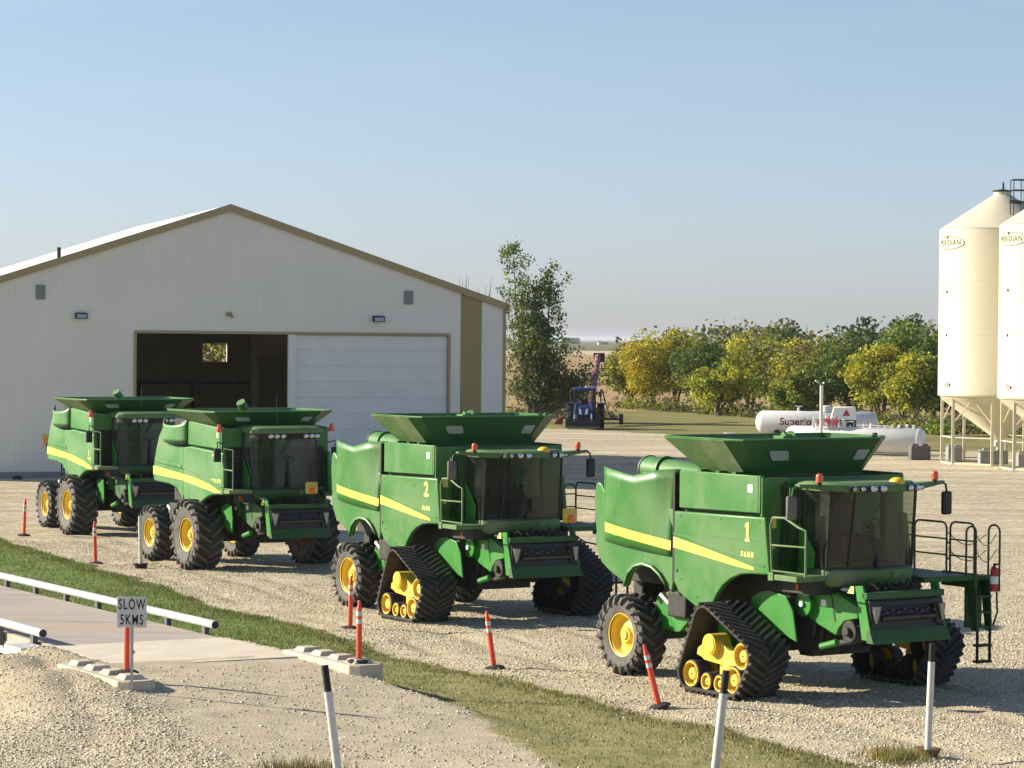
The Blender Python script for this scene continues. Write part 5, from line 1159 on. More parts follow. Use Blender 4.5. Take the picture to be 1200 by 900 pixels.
# ------------------------------------------------------------------ silos
def silo(cx, cy, label):
    o = empty('grain_silo', (cx, cy, 0), 0, label, 'grain silo', 'cream hopper bottom grain silos'); r = 3.30
    b = MB(); b.lathe([(r - .02, 3.65), (r, 3.70), (r + .015, 3.74), (r, 3.80), (r, 12.55)], (0, 0, 0), 'z', 72); [b.lathe([(r, zz - .015), (r + .008, zz), (r, zz + .015)], (0, 0, 0), 'z', 72) for zz in (6.9, 9.8)]; sh = b.build('shell', M['silo'], o, smooth=50)
    b = MB(); b.lathe([(r, 12.55), (r + .03, 12.56), (.5, 14.42), (.45, 14.42)], (0, 0, 0), 'z', 48)
    b.lathe([(.46, 14.40), (.46, 14.60), (.001, 14.66)], (0, 0, 0), 'z', 32); b.build('roof_cone', M['silo'], o, smooth=25)
    b = MB(); b.lathe([(.50, 14.60), (.52, 14.68), (.001, 14.76)], (0, 0, 0), 'z', 24); b.cyl((.05, 0, 14.7), (.05, 0, 15.12), .07, .05, 10); b.build('lid', M['dark'], o)
    b = MB(); b.lathe([(r - .04, 3.72), (r - .2, 3.45), (.28, 1.38), (.26, 1.15)], (0, 0, 0), 'z', 48); b.build('hopper_cone', M['silo'], o, smooth=60)
    b = MB(); b.box(-.25, .25, -.25, .25, .95, 1.2); b.cyl((0, 0, .75), (0, 0, 1.0), .16, n=12); b.build('slide_gate', M['silo'], o)
    nl = 8
    for k in range(nl):
        a = 2 * PI * (k + .62) / nl; x, y = (r - .22) * math.cos(a), (r - .22) * math.sin(a)
        b = MB(); b.box(x - .07, x + .07, y - .07, y + .07, .0, 3.62); b.box(x - .22, x + .22, y - .22, y + .22, 0, .03); b.build('leg', M['silo'], o)
    b = MB()
    for k in range(nl):
        a = 2 * PI * (k + .62) / nl; c = 2 * PI * (k + 1.62) / nl; R1 = r - .22
        P = lambda an, q=1: Vector((R1 * math.cos(an) * q, R1 * math.sin(an) * q, 0))
        A, B_ = P(a), P(c)
        if k % 2 == 0:
            mid = (A + B_) / 2; b.cyl(A + Vector((0, 0, 2.2)), mid + Vector((0, 0, 3.5)), .03, n=6); b.cyl(B_ + Vector((0, 0, 2.2)), mid + Vector((0, 0, 3.5)), .03, n=6)
        b.cyl(A + Vector((0, 0, 1.45)), B_ + Vector((0, 0, 1.45)), .035, n=6); b.cyl(A + Vector((0, 0, 3.55)), B_ + Vector((0, 0, 3.55)), .08, n=6)
        b.cyl(A + Vector((0, 0, .05)), B_ + Vector((0, 0, .05)), .07, n=6)
    b.build('leg_brace', M['silo'], o)
    # printed name wrapping the shell on the left
    rr = r + .006
    def wrap(a, b_, c, a0=R(202), z0=11.80): t = a0 + a / rr; return (rr * math.cos(t) * (1 + abs(c) / rr), rr * math.sin(t) * (1 + abs(c) / rr), z0 + b_)
    place_text('name_lettering', 'MERIDIAN', .43, wrap, M['silo_dark'], sh, extrude=.004, xscale=.95, spacing=1.12)
    b = MB(); pts = []
    for i in range(28):
        t = R(-165 + 290 * i / 27); pts.append(wrap(1.28 * math.cos(t), .34 * math.sin(t), .01))
    b.tube(pts, .016, 4); b.build('name_oval', M['silo_dark'], sh)
    for z, a0 in ((12.1, 205), (9.2, 205), (6.9, 205)): q = wrap(0, 0, .0, R(a0 - 4), z); b = MB(); b.dome(q, .06, .09, 8, 3, True); b.build('bolt_plate', M['silo_dark'], sh)
    b = MB(); q = [wrap(.12 * math.cos(t), .14 * math.sin(t), .0, R(202), 4.25) for t in [2 * PI * i / 14 for i in range(14)]]; b.tube(q, .02, 4, True); q = wrap(.28, 0, 0, R(202), 4.25); b.dome(q, .06, .1, 8, 3, True); b.build('small_print', M['silo_dark'], sh)
    return o
s1 = silo(26.2, 146.6, 'cream hopper silo with its whole roof cone and lid clear of the other one')
s2 = silo(28.3, 140.3, 'cream hopper silo with the railed roof walkway, standing nearest the yard')
b = MB()
for (x, z0, z1) in ((-1.0, 13.3, 15.2), (-.45, 13.3, 15.2), (.1, 13.0, 15.2)): b.cyl((x, 0, z0), (x, 0, z1), .025, n=6); b.cyl((x, .9, z0), (x, .9, z1), .025, n=6)
for z in (15.2, 14.65): b.tube([(-1.0, 0, z), (2, 0, z)], .025, 6); b.tube([(-1.0, .9, z), (2, .9, z)], .025, 6); b.tube([(-1, 0, z), (-1, .9, z)], .025, 6)
b.box(-1.1, 2, -.05, .95, 14.0, 14.06); b.build('roof_walkway', M['dark'], s2).location = (-1.05, 3.2, -.1)
b = MB(); b.cyl((-1.6, 3.4, 13.9), (-.2, 3.0, 14.1), .06, n=8); b.cyl((-2.2, 3.5, 13.95), (-1.6, 3.4, 13.9), .1, n=8); b.build('roof_hinge', M['dark'], s2)

def yard_block(px, py, w, d, h, rz, m, label):
    o = empty('concrete_block', (px, py, 0), rz, label, 'concrete block', 'grey concrete blocks around the silos')
    b = MB(); b.box(-w / 2, w / 2, -d / 2, d / 2, 0, h); b.build('block_body', m, o, bevel=.03)
    for k in range(2):
        x = (-w / 4 + k * w / 2); b = MB(); b.hexa([(x - .2, -.2, h - .005), (x + .2, -.2, h - .005), (x + .2, .2, h - .005), (x - .2, .2, h - .005), (x - .13, -.13, h + .12), (x + .13, -.13, h + .12), (x + .13, .13, h + .12), (x - .13, .13, h + .12)]); b.build('knob', m, o)
yard_block(22.65, 151.5, 1.1, .7, .75, .1, M['concrete_dark'], 'dark concrete block standing left of the silos')
yard_block(24.15, 148.9, .8, .7, .80, .05, M['concrete_grey'], 'small grey block under the left silo between its legs')
yard_block(25.8, 146.2, 1.5, .75, .75, 0, M['concrete_grey'], 'wide grey block under the hopper of the left silo')
yard_block(26.9, 142.6, .95, .75, .75, 0, M['concrete_grey'], 'grey block under the right silo at the picture edge')

# ------------------------------------------------------------------ white tanks
tk = empty('gas_tank', (18.6, 166.5, 0), R(-6), 'white pressure tank with red lettering on the left of the tank group', 'tank')
b = MB(); Rt = .70; z = 1.55; Lx = 3.3
prof = [(.001, -Lx - .42), (.3, -Lx - .38), (.55, -Lx - .24), (Rt, -Lx), (Rt, Lx), (.55, Lx + .24), (.3, Lx + .38), (.001, Lx + .42)]
b.lathe(prof, (0, 0, z), 'x', 36); sh = b.build('shell', M['tank_white'], tk, smooth=60)
def tw(a, b_, c): t = (b_ + .05) / Rt; return (a - .1, -(Rt + .006 + abs(c)) * math.cos(t), z + (Rt + .006 + abs(c)) * math.sin(t))
place_text('name_lettering', 'Superior', .62, lambda a, b_, c: tw(a - 1.05, b_, c), M['tank_red'], sh, bold=.012)
place_text('name_lettering', 'Tile', .62, lambda a, b_, c: tw(a + 1.35, b_, c), M['tank_red'], sh, bold=.012, shear=.3)
b = MB(); b.cyl((-1.1, 0, z + Rt - .02), (-1.1, 0, z + Rt + .28), .08, n=10); b.box(-1.35, -.85, -.05, .05, z + Rt + .25, z + Rt + .32); b.cyl((.6, 0, z + Rt - .05), (.6, 0, z + Rt + .28), .35, n=20); b.dome((.6, 0, z + Rt + .28), .35, .08); b.build('fitting', M['tank_white'], tk)
b = MB()
for x in (-2.4, 2.4): b.box(x - .15, x + .15, -.55, .55, .5, 1.1); b.box(x - .3, x + .3, -.8, .8, .3, .5)
b.box(-3.4, 3.4, -.5, -.35, .42, .56); b.box(-3.4, 3.4, .35, .5, .42, .56)
for x in (-2.4, 2.4):
    for y in (-.85, .85): b.cyl((x, y - .12, .38), (x, y + .12, .38), .38, n=18)
b.build('running_gear', M['dark'], tk)
tk = empty('storage_tank', (21.2, 156.4, 0), R(-24), 'long white storage tank nearest the silos, turned so its round end shows', 'tank')
b = MB(); Rt = .74; z = .86; prof = [(.001, 2.50), (.4, 2.49), (.66, 2.44), (Rt, 2.34), (Rt, -5.4), (.6, -5.6), (.001, -5.65)]
b.lathe(prof, (0, 0, z), 'x', 36); b.lathe([(Rt + .012, 2.2), (Rt + .012, 2.26)], (0, 0, z), 'x', 36); sh = b.build('shell', M['tank_white'], tk, smooth=50)
b = MB()
for x in (2.0, -1.5, -5): b.box(x - .1, x + .1, -.5, .5, 0, .4)
b.build('saddle', M['tank_white'], tk)
b = MB(); rn = random.Random(5)
for k in range(14): x = 1.9 - k * .42; b.cyl((x, rn.uniform(-.2, .2), z + Rt - .04), (x, 0, z + Rt + rn.uniform(.06, .2)), rn.uniform(.04, .09), n=8)
b.tube([(-1.6, -.2, z + Rt + .06), (-1.6, -.2, z + Rt + .3), (-2.4, -.3, z + Rt + .3), (-2.4, -.3, z + Rt)], .03, 6); b.tube([(.8, -.3, z + Rt + .08), (-.4, -.35, z + Rt + .12), (-1.4, -.3, z + Rt + .1)], .03, 6); b.build('fitting', M['tank_white'], tk)
b = MB()
rn = random.Random(9)
for k in range(12): x = -2.2 - rn.random() * 1.9; y = rn.uniform(-.6, .3); b.cyl((x, y, z + Rt - .3), (x + rn.uniform(-.2, .2), y, z + Rt + rn.uniform(.2, .75)), rn.uniform(.05, .11), n=8)
for k in range(3): x = -2.3 - k * .55; b.tube([(x, -.5, z + Rt - .1), (x - .1, -.5, z + Rt + .5), (x - .5, -.5, z + Rt + .5), (x - .55, -.5, z + Rt - .1)], .045, 6)
b.build('pipework', M['tank_white'], tk)
b = MB()
for k in range(3): x = -2.6 - k * .45; b.cyl((x, -.7, z + Rt + .25 + .1 * (k % 2)), (x, -.62, z + Rt + .25 + .1 * (k % 2)), .14, n=12); b.cyl((x + .1, -.6, z + Rt), (x + .1, -.6, z + Rt + .6), .05, n=8)
b.build('valve', M['tank_red'], tk)
cb = empty('pump_cabinet', (19.35, 158.6, 0), R(-10), 'white cabinet with a red warning triangle on a dark base above the tanks', 'cabinet')
b = MB(); b.hexa([(-.85, -.5, 1.95), (.65, -.5, 1.95), (.65, .5, 1.95), (-.85, .5, 1.95), (-.62, -.42, 2.72), (.6, -.42, 2.72), (.6, .42, 2.72), (-.62, .42, 2.72)]); bd = b.build('cabinet_body', M['white_decal'], cb, bevel=.05)
b = MB(); b.box(-.82, .64, -.48, .48, 0.0, 1.94); b.build('base', M['foot_black'], cb)
b = MB(); tri = lambda r: [(.12 + r * math.sin(t), 2.33 + r * math.cos(t)) for t in (0, 2 * PI / 3, 4 * PI / 3)]
v = tri(.26); b.add([(x, -.5 + (z_ - 1.95) * .104 - .012, z_) for x, z_ in v], [(0, 1, 2)]); b.build('warning_triangle', M['red'], bd, smooth=0)
lp = empty('lamp_pole', (17.6, 155.2, 0), 0, 'slim white pole with small lamp heads at its top, among the white tanks', 'lamp post')
b = MB(); b.cyl((0, 0, 0), (0, 0, 4.0), .10, n=12); b.build('pole', M['pvc'], lp)
b = MB(); b.tube([(-.3, 0, 4.25), (-.12, 0, 4.1), (0, 0, 4.0), (.1, 0, 4.12)], .025, 5); b.cyl((-.36, -.06, 4.27), (-.22, .0, 4.2), .05, .08, 8); b.cyl((.14, -.08, 4.15), (.04, 0, 4.1), .07, .05, 8); b.build('lamp_head', M['galv'], lp)
b = MB(); b.box(-.4, .4, -.3, .3, 0, .62); b.box(-.34, .34, -.26, .26, .62, .70); o = b.build('utility_box', M['tank_white'], None, bevel=.03); o.location = (13.75, 171.8, 0); tag(o, 'small white box on the ground left of the lettered tank', 'box')

# ------------------------------------------------------------------ tractor and auger
tr = empty('tractor', (5.35, 200.5, 0), R(-4), 'blue tractor with a front loader parked on the grass, facing the camera', 'tractor')
b = MB(); b.hexa([(-.36, -2.1, .95), (.36, -2.1, .95), (.42, -.4, .95), (-.42, -.4, .95), (-.32, -2.0, 1.55), (.32, -2.0, 1.55), (.40, -.4, 1.75), (-.40, -.4, 1.75)]); b.build('hood', M['blue'], tr, bevel=.08)
b = MB(); b.box(-.4, .4, -2.0, 1.2, .55, .95); b.box(-1.0, 1.0, -1.75, -1.5, .5, .72); b.box(-1.1, 1.1, .7, 1.0, .75, 1.05); b.build('chassis', M['dark'], tr)
b = MB()
for sg in (-1, 1): b.hexa([(sg * .10, -2.12, 1.0), (sg * .32, -2.12, 1.08), (sg * .32, -2.05, 1.08), (sg * .10, -2.05, 1.0), (sg * .18, -2.10, 1.42), (sg * .34, -2.10, 1.48), (sg * .34, -2.02, 1.48), (sg * .18, -2.02, 1.42)])
b.build('headlight', M['white_decal'], tr)
b = MB(); b.box(-.78, .78, -.4, 1.1, 1.1, 1.3)
for x in (-.76, .76):
    for y in (-.4, 1.08): b.cyl((x, y, 1.2), (x * .95, y, 2.75), .05, n=6)
b.build('cab_frame', M['black'], tr)
b = MB(); b.box(-.72, .72, -.38, 1.05, 1.3, 2.72); b.build('cab_glass', M['glass'], tr)
b = MB(); b.box(-.25, .25, .3, .8, 1.3, 2.1); b.build('seat', M['seat'], tr)
b = MB(); b.box(-.85, .85, -.6, 1.2, 2.72, 2.95); b.build('cab_roof', M['blue'], tr, bevel=.06)
for sg in (-1, 1):
    h = MB(); h.cyl((0, -.1, 0), (0, .1, 0), .2, n=12); hub = h.build('wheel', M['blue'], tr); hub.rotation_euler = (0, 0, R(90)); hub.location = (sg * 1.15, .85, .88)
    q = MB(); q.lathe([(.45, -.22), (.75, -.26), (.86, -.22), (.9, -.1), (.9, .1), (.86, .22), (.75, .26), (.45, .22)], (0, 0, 0), 'y', 32)
    for k in range(20):
        a = 2 * PI * k / 20; q.hexa([(.86 * math.cos(a + d), y, .86 * math.sin(a + d)) for d, y in ((0, -.25), (.1, -.25), (.25, 0.02), (.15, .02))] + [(.93 * math.cos(a + d), y, .93 * math.sin(a + d)) for d, y in ((0, -.25), (.1, -.25), (.25, .02), (.15, .02))])
        q.hexa([(.86 * math.cos(a + d), y, .86 * math.sin(a + d)) for d, y in ((.16, .25), (.26, .25), (.41, -.02), (.31, -.02))] + [(.93 * math.cos(a + d), y, .93 * math.sin(a + d)) for d, y in ((.16, .25), (.26, .25), (.41, -.02), (.31, -.02))])
    q.build('tyre', M['rubber'], hub)
    h = MB(); h.cyl((0, -.1, 0), (0, .1, 0), .15, n=12); hub = h.build('wheel', M['blue'], tr); hub.rotation_euler = (0, 0, R(90)); hub.location = (sg * 1.0, -1.62, .6)
    q = MB(); q.lathe([(.3, -.18), (.52, -.2), (.6, -.15), (.62, 0), (.6, .15), (.52, .2), (.3, .18)], (0, 0, 0), 'y', 28); q.build('tyre', M['rubber'], hub)
    q = MB(); q.box(sg * 1.15 - .28, sg * 1.15 + .28, .2, 1.5, 1.75, 1.83); q.build('fender', M['blue'], tr, bevel=.03)
    q = MB(); q.tube([(sg * .55, -.3, 1.9), (sg * .55, -1.2, 1.75), (sg * .62, -2.3, 1.0), (sg * .62, -2.75, .35)], .08, 6); q.cyl((sg * .55, -.3, .7), (sg * .55, -.3, 2.0), .09, n=8); q.build('loader_arm', M['blue'], tr)
    q = MB(); q.cyl((sg * .62, -2.82, .55), (sg * .62, -2.5, 1.05), .045, n=6); q.build('loader_cylinder', M['chrome'], tr)
    q = MB(); q.tube([(sg * .8, -.5, 2.6), (sg * 1.15, -.55, 2.55)], .02, 5); q.box(sg * 1.15 - .12, sg * 1.15 + .12, -.6, -.53, 2.3, 2.65); q.build('mirror', M['black'], tr)
b = MB(); b.prism([(-3.35, .1), (-3.3, .08), (-2.8, .08), (-2.7, .15), (-2.75, .72), (-2.8, .74), (-2.82, .2), (-3.3, .16)], -1.25, 1.25, 'x'); b.build('loader_bucket', M['dark'], tr)
b = MB(); b.tube([(-.78, -.3, 1.9), (-1.0, -.5, 2.1), (-1.0, -.5, 2.9)], .045, 6); b.build('exhaust', M['black'], tr)
b = MB(); b.cyl((.1, -.3, 2.95), (.1, -.3, 3.05), .05, n=8); b.build('beacon_light', M['white_decal'], tr)
# portable grain auger behind the tractor, rising away from the camera
ag = empty('grain_auger', (5.9, 204.5, 0), 0, 'long red and white grain auger rising behind the blue tractor', 'grain auger')
A = Vector((-.1, 0, .7)); B_ = Vector((1.05, 17, 5.1)); n = 26
b = MB()
for k in range(n):
    b.mat(k % 2); p0 = A.lerp(B_, k / n); p1 = A.lerp(B_, (k + 1) / n); b.cyl(p0, p1, .25, n=14)
tb_ = b.build('auger_tube', [M['red_white'], M['auger_white']], ag)
b = MB(); b.box(-.35, .55, -.35, .3, -.55, .2); hd = b.build('discharge_head', M['dark'], ag); hd.location = B_ + Vector((0, .2, .1))
b = MB()
for y0, s_ in ((.55, 1), (.7, 1), (.83, 1)):
    p = A.lerp(B_, y0); b.tube([p + Vector((.2, 0, -.2)), p + Vector((1.0, 0, -.15)), p + Vector((1.0, 0, -.75)), p + Vector((.2, 0, -.75))], .04, 5)
    b.tube([p + Vector((-.2, 0, -.2)), p + Vector((-.95, 0, -.2)), p + Vector((-.95, 0, -.6)), p + Vector((-.2, 0, -.6))], .035, 5)
b.tube([A.lerp(B_, .12) + Vector((0, 0, -.3)), A.lerp(B_, .5) + Vector((0, 0, -.9)), A.lerp(B_, .88) + Vector((0, 0, -.3))], .05, 5); b.build('truss', M['red_white'], ag)
b = MB(); b.cyl((-.6, 4, .42), (2.45, 4, .42), .09, n=8); b.tube([(.9, 4, .42), (1.0, 7.5, 2.6)], .06, 6); b.tube([(1.6, 4, .42), (1.1, 7.5, 2.6)], .06, 6); b.build('axle', M['dark'], ag)
for x in (-.55, 2.45):
    b = MB(); b.cyl((x - .15, 4, .42), (x + .15, 4, .42), .42, n=20); b.build('wheel', M['rubber'], ag)
b = MB(); b.tube([(-.2, .4, 1.6), (-3.9, .2, 1.25)], .09, 7); b.cyl((-4.1, .2, 1.3), (-3.9, .2, 1.1), .14, n=8); b.build('intake_arm', M['black'], ag)
b = MB(); b.prism([(-2.75, .1), (-2.1, .1), (-2.0, .75), (-2.5, .5)], .2, 1.0); b.build('hopper', M['red_white'], ag)

# ------------------------------------------------------------------ trees
def leaf_quads(P, size, rnd, aspect=.7):
    n = len(P); P = np.asarray(P)
    d = rnd.normal(size=(n, 3)); d /= np.linalg.norm(d, axis=1)[:, None]; e = rnd.normal(size=(n, 3)); e -= (e * d).sum(1)[:, None] * d; e /= np.linalg.norm(e, axis=1)[:, None]
    s = size * rnd.uniform(.55, 1.35, n)[:, None]
    a = d * s * .5; c = e * s * .5 * aspect
    return np.stack([P - a, P + c * 1.0, P + a, P - c], 1).reshape(-1, 3)
def leaf_mesh(name, P, mi, size, rnd, parent, kind=None):
    V = leaf_quads(P, size, rnd).astype(np.float32); n = len(P); me = bpy.data.meshes.new(name)
    me.vertices.add(4 * n); me.vertices.foreach_set('co', V.ravel()); me.loops.add(4 * n); me.loops.foreach_set('vertex_index', np.arange(4 * n, dtype=np.int32))
    me.polygons.add(n); me.polygons.foreach_set('loop_start', np.arange(0, 4 * n, 4, dtype=np.int32))
    for m in LEAF: me.materials.append(m)
    me.polygons.foreach_set('material_index', np.asarray(mi, dtype=np.int32)); me.update(calc_edges=True)
    o = bpy.data.objects.new(name, me); col.objects.link(o)
    if parent: o.parent = parent
    return o
def clumps(rnd, n_cl, centre, rad, per, cr, flat=.8):
    out = []; ids = []
    for k in range(n_cl):
        d = rnd.normal(size=3); d /= np.linalg.norm(d); q = rnd.uniform(.25, .95) ** .5; c = np.array(centre) + d * np.array(rad) * q
        r = cr * rnd.uniform(.6, 1.3); m = int(per * rnd.uniform(.6, 1.3)); g_ = rnd.normal(size=(m, 3)); g_ /= np.maximum(1, np.linalg.norm(g_, axis=1) / 1.6)[:, None]; pts = g_ * np.array([r, r, r * flat]) * .52 + c
        out.append(pts); ids += [k] * m
    return np.vstack(out), np.array(ids)
def tree(x, y, h, w, pal, seed, label, stems=4, n_cl=80, per=95, size=.26, base=.18, skirt=True):
    rnd = np.random.RandomState(seed); o = empty('tree', (x, y, 0), 0, label, 'tree', 'trees of the belt behind the tanks')
    b = MB(); rr = random.Random(seed); ends = []
    for k in range(stems):
        a = rr.uniform(0, 2 * PI); sp = rr.uniform(.1, .38) * w; x0 = rr.uniform(-.3, .3); pts = [(x0, rr.uniform(-.3, .3), -.1)]
        for i in range(1, 6):
            q = i / 5; pts.append((x0 + math.cos(a) * sp * q ** 1.3 + rr.uniform(-.12, .12), math.sin(a) * sp * q ** 1.3, h * .82 * q))
        b.tube(pts, [.11 * (1 - .8 * i / 5) + .015 for i in range(6)], 6)
        for j in range(4):
            i = rr.randint(1, 4); p = Vector(pts[i]); q = p + Vector((rr.uniform(-1, 1) * w * .3, rr.uniform(-1, 1) * w * .25, rr.uniform(.3, 1.2))); b.tube([p, p.lerp(q, .5) + Vector((0, 0, .1)), q], [.045, .03, .012], 5)
    b.build('trunk', M['bark_pale'] if seed % 2 else M['bark'], o)
    P, ids = clumps(rnd, n_cl, (0, 0, h * (.5 + base / 2)), (w / 2, w / 2 * .9, h * (.5 - base / 2)), per, h * .16)
    P = P[P[:, 2] > .15]; ids = ids[:len(P)]
    cl = rnd.choice(len(pal), n_cl, p=[p for _, p in pal]); mi = np.array([pal[cl[i]][0] for i in ids]); sw = rnd.rand(len(mi)) < .42; alt = rnd.choice(len(pal), len(mi), p=[p for _, p in pal]); mi = np.where(sw, np.array([pal[i][0] for i in alt]), mi)
    leaf_mesh('crown', P, mi, size, rnd, o); return o
TX = lambda px, Yd: (px - 600) / 3200 * Yd
specs = [  # px, distance, height, width, palette, label
    (738, 262, 6.4, 5.0, [(GRN, .35), (LIM, .25), (YEL, .25), (BRN, .15)], 'low open bush with pale green tips at the left end of the tree belt'),
    (762, 256, 8.0, 5.6, [(YEL, .45), (ORG, .25), (LIM, .2), (OLV, .1)], 'golden yellow tree at the left end of the belt, with orange patches low down'),
    (792, 258, 8.4, 5.8, [(OLV, .35), (GRN, .25), (YEL, .25), (LIM, .15)], 'olive tree with a yellow flush, second from the left of the belt'),
    (820, 250, 7.4, 5.2, [(GRN, .55), (OLV, .25), (DRK, .2)], 'dark green round tree between the olive tree and the yellow shrub'),
    (842, 238, 4.9, 5.4, [(LIM, .5), (YEL, .25), (GRN, .25)], 'low yellow-green shrub in front of the belt left of its middle'),
    (880, 246, 8.2, 5.4, [(YEL, .5), (LIM, .3), (OLV, .2)], 'tall bright yellow tree at the middle of the belt'),
    (908, 242, 8.3, 5.0, [(GRN, .45), (OLV, .3), (LIM, .15), (YEL, .1)], 'green tree right of the bright yellow middle tree'),
    (938, 234, 7.2, 5.2, [(OLV, .35), (YEL, .3), (LIM, .15), (BRN, .2)], 'yellowish olive tree above the lettered tank'),
    (968, 228, 7.4, 4.8, [(OLV, .45), (LIM, .2), (BRN, .2), (GRN, .15)], 'olive brown tree above the lamp pole'),
    (940, 222, 4.6, 5.0, [(GRN, .4), (LIM, .35), (OLV, .25)], 'low green shrub just behind the lettered tank'),
    (996, 224, 7.9, 5.0, [(DRK, .45), (GRN, .4), (OLV, .15)], 'dark green tree left of the yellow tree near the silos'),
    (1030, 214, 7.3, 5.0, [(YEL, .5), (LIM, .25), (OLV, .25)], 'yellow tree above the round end of the long tank'),
    (1058, 216, 8.6, 4.6, [(GRN, .6), (LIM, .25), (DRK, .15)], 'tallest fresh green tree at the right of the belt'),
    (1070, 206, 6.6, 4.2, [(YEL, .4), (LIM, .3), (GRN, .3)], 'half yellow tree in front of the tallest green tree'),
    (1094, 210, 7.9, 4.8, [(DRK, .5), (GRN, .4), (OLV, .1)], 'dark green tree right against the left silo'),
    (1135, 208, 7.4, 5.4, [(DRK, .35), (GRN, .4), (LIM, .25)], 'green tree seen between the legs of the left silo'),
    (1180, 206, 7.4, 5.6, [(DRK, .3), (GRN, .4), (LIM, .3)], 'green tree showing behind the hopper near the right edge'),
    (856, 262, 7.6, 5.4, [(OLV, .4), (GRN, .35), (BRN, .25)], 'dull olive tree behind the yellow-green shrub'),
]
for i, (px, Yd, h, w, pal, lb) in enumerate(specs): tree(TX(px, Yd), Yd, h * .88, w * 1.05, pal, 100 + i, lb)
# poplar beside the shed: several tall narrow tops, a wide low skirt leaning right
def poplar():
    x, y = 1.9, 215.0; rnd = np.random.RandomState(5); o = empty('poplar_tree', (x, y, 0), 0, 'tall poplar with open grey green crown rising beside the right corner of the shed', 'tree')
    tops = [(-1.9, 13.9, 1.0), (-.1, 11.0, .7), (1.05, 12.0, .8), (-1.2, 9.5, 1.3), (.9, 8.5, 1.3), (-.6, 7.6, 1.6)]; b = MB(); Ps = []; rr = random.Random(4)
    for tx, th, tw_ in tops:
        b.tube([(0 + tx * .25, 0, -.1), (tx * .5, .1, th * .3), (tx * .85, 0, th * .62), (tx, 0, th * .97)], [.16, .12, .07, .02], 7)
        for k in range(int(th * 7)):
            q = rnd.uniform(.18, 1.0); c = np.array([tx * (.25 + .75 * q), 0, th * q]) + rnd.normal(size=3) * np.array([tw_ * .80, tw_ * .8, .3]) * (1.15 - .75 * q + .2)
            Ps.append(rnd.normal(size=(34, 3)) * .24 + c)
    for k in range(66):
        a = rr.uniform(-.15, 1.1); L_ = rr.uniform(1.8, 5.2) if k % 3 else rr.uniform(1, 3); dx = L_ * math.cos(a) * (1 if k % 5 else -.35); dz = .8 + L_ * .95 * abs(math.sin(a)) + rr.uniform(0, 2.6) * (1 - min(1, L_ / 6)); e = Vector((dx, rr.uniform(-1.5, 1.5), min(6.5, 1.0 + dz)))
        b.tube([(rr.uniform(-.2, .2), 0, .2), (e.x * .5, e.y * .5, e.z * .42), tuple(e)], [.07, .04, .012], 5)
        for j in range(5):
            c = np.array([e.x, e.y, e.z]) * rnd.uniform(.55, 1.03) + rnd.normal(size=3) * .25; Ps.append(rnd.normal(size=(26, 3)) * .34 + c)
    b.build('trunk', M['bark_pale'], o); P = np.vstack(Ps); P = P[P[:, 2] > .3]
    hi = P[:, 2] > 5.5; mi = np.where(hi, rnd.choice([GRN, GGR, OLV, LIM], len(P), p=[.35, .35, .2, .1]), rnd.choice([GRN, GGR, BRN, OLV, DRK], len(P), p=[.22, .26, .2, .16, .16]))
    leaf_mesh('crown', P, mi, .22, rnd, o)
poplar()
# thin bare treetops poking over the shed roof
for i, (px, h) in enumerate(((541, 11.9), (568, 11.3))):
    o = empty('bare_tree', (TX(px, 200), 200, 0), 0, ('left one' if i == 0 else 'right one') + ' of two bare twiggy treetops showing above the right roof slope', 'tree'); b = MB(); rr = random.Random(i)
    for k in range(5): b.tube([(0, 0, 0), (rr.uniform(-.15, .15), 0, h * .6), (rr.uniform(-.6, .6), 0, h * rr.uniform(.85, 1))], [.08, .04, .012], 5)
    b.build('trunk', M['bark_pale'], o)
# trees behind the shed window
for i, px in enumerate((225, 262)): tree(TX(px, 190), 190, 8.5, 6, [(LIM, .4), (OLV, .4), (BRN, .2)], 300 + i, ('left' if i == 0 else 'right') + ' of the two trees seen through the rear window of the shed', n_cl=30, size=.34)

# distant wood behind the belt (one mass) and undergrowth
rnd = np.random.RandomState(11)
Ps = []; mi = []
for k in range(420):
    q = rnd.rand(); px = 738 + q * 480; Yd = 330 + rnd.uniform(0, 70); top = np.interp(px, [738, 775, 830, 900, 960, 1000, 1060, 1220], [6.2, 7.2, 7.9, 8.0, 7.4, 8.0, 8.4, 8.6]) + rnd.uniform(-.5, .4)
    z = rnd.uniform(.5, top); m = 26; Ps.append(rnd.normal(size=(m, 3)) * np.array([1.1, 1.0, .6]) + np.array([TX(px, Yd), Yd, z])); mi += [rnd.choice([OLV, BRN, GGR, DRK])] * m
o = leaf_mesh('far_wood', np.vstack(Ps), mi, .75, rnd, None); tag(o, 'dull olive far wood showing over the tree belt', 'wood', kind='stuff')
for px, Yd, h, lb in ((922, 300, 8.9, 'small dark rounded tree on the skyline above the middle of the belt'), (1062, 300, 9.6, 'dark treetop on the skyline right of the belt middle'), (1012, 310, 8.9, 'small dark treetop on the skyline left of the tallest tree')):
    tree(TX(px, Yd), Yd, h, 3.6, [(DRK, 1.0)], int(px), lb, n_cl=26, per=50, size=.42, base=.3)
Ps = []; mi = []
for k in range(900):
    px = rnd.uniform(722, 1210); Yd = np.interp(px, [722, 860, 1000, 1100, 1210], [262, 240, 214, 196, 192]) - rnd.uniform(0, 7) + 3; hh = rnd.uniform(.2, 1.5); m = 14
    Ps.append(np.abs(rnd.normal(size=(m, 3)) * np.array([.5, .5, hh * .5]) * [1, 1, 1]) * np.array([rnd.choice([-1, 1]), 1, 1]) + np.array([TX(px, Yd), Yd, .05])); mi += [rnd.choice([OLV, BRN, GRN, LIM, BRN])] * m
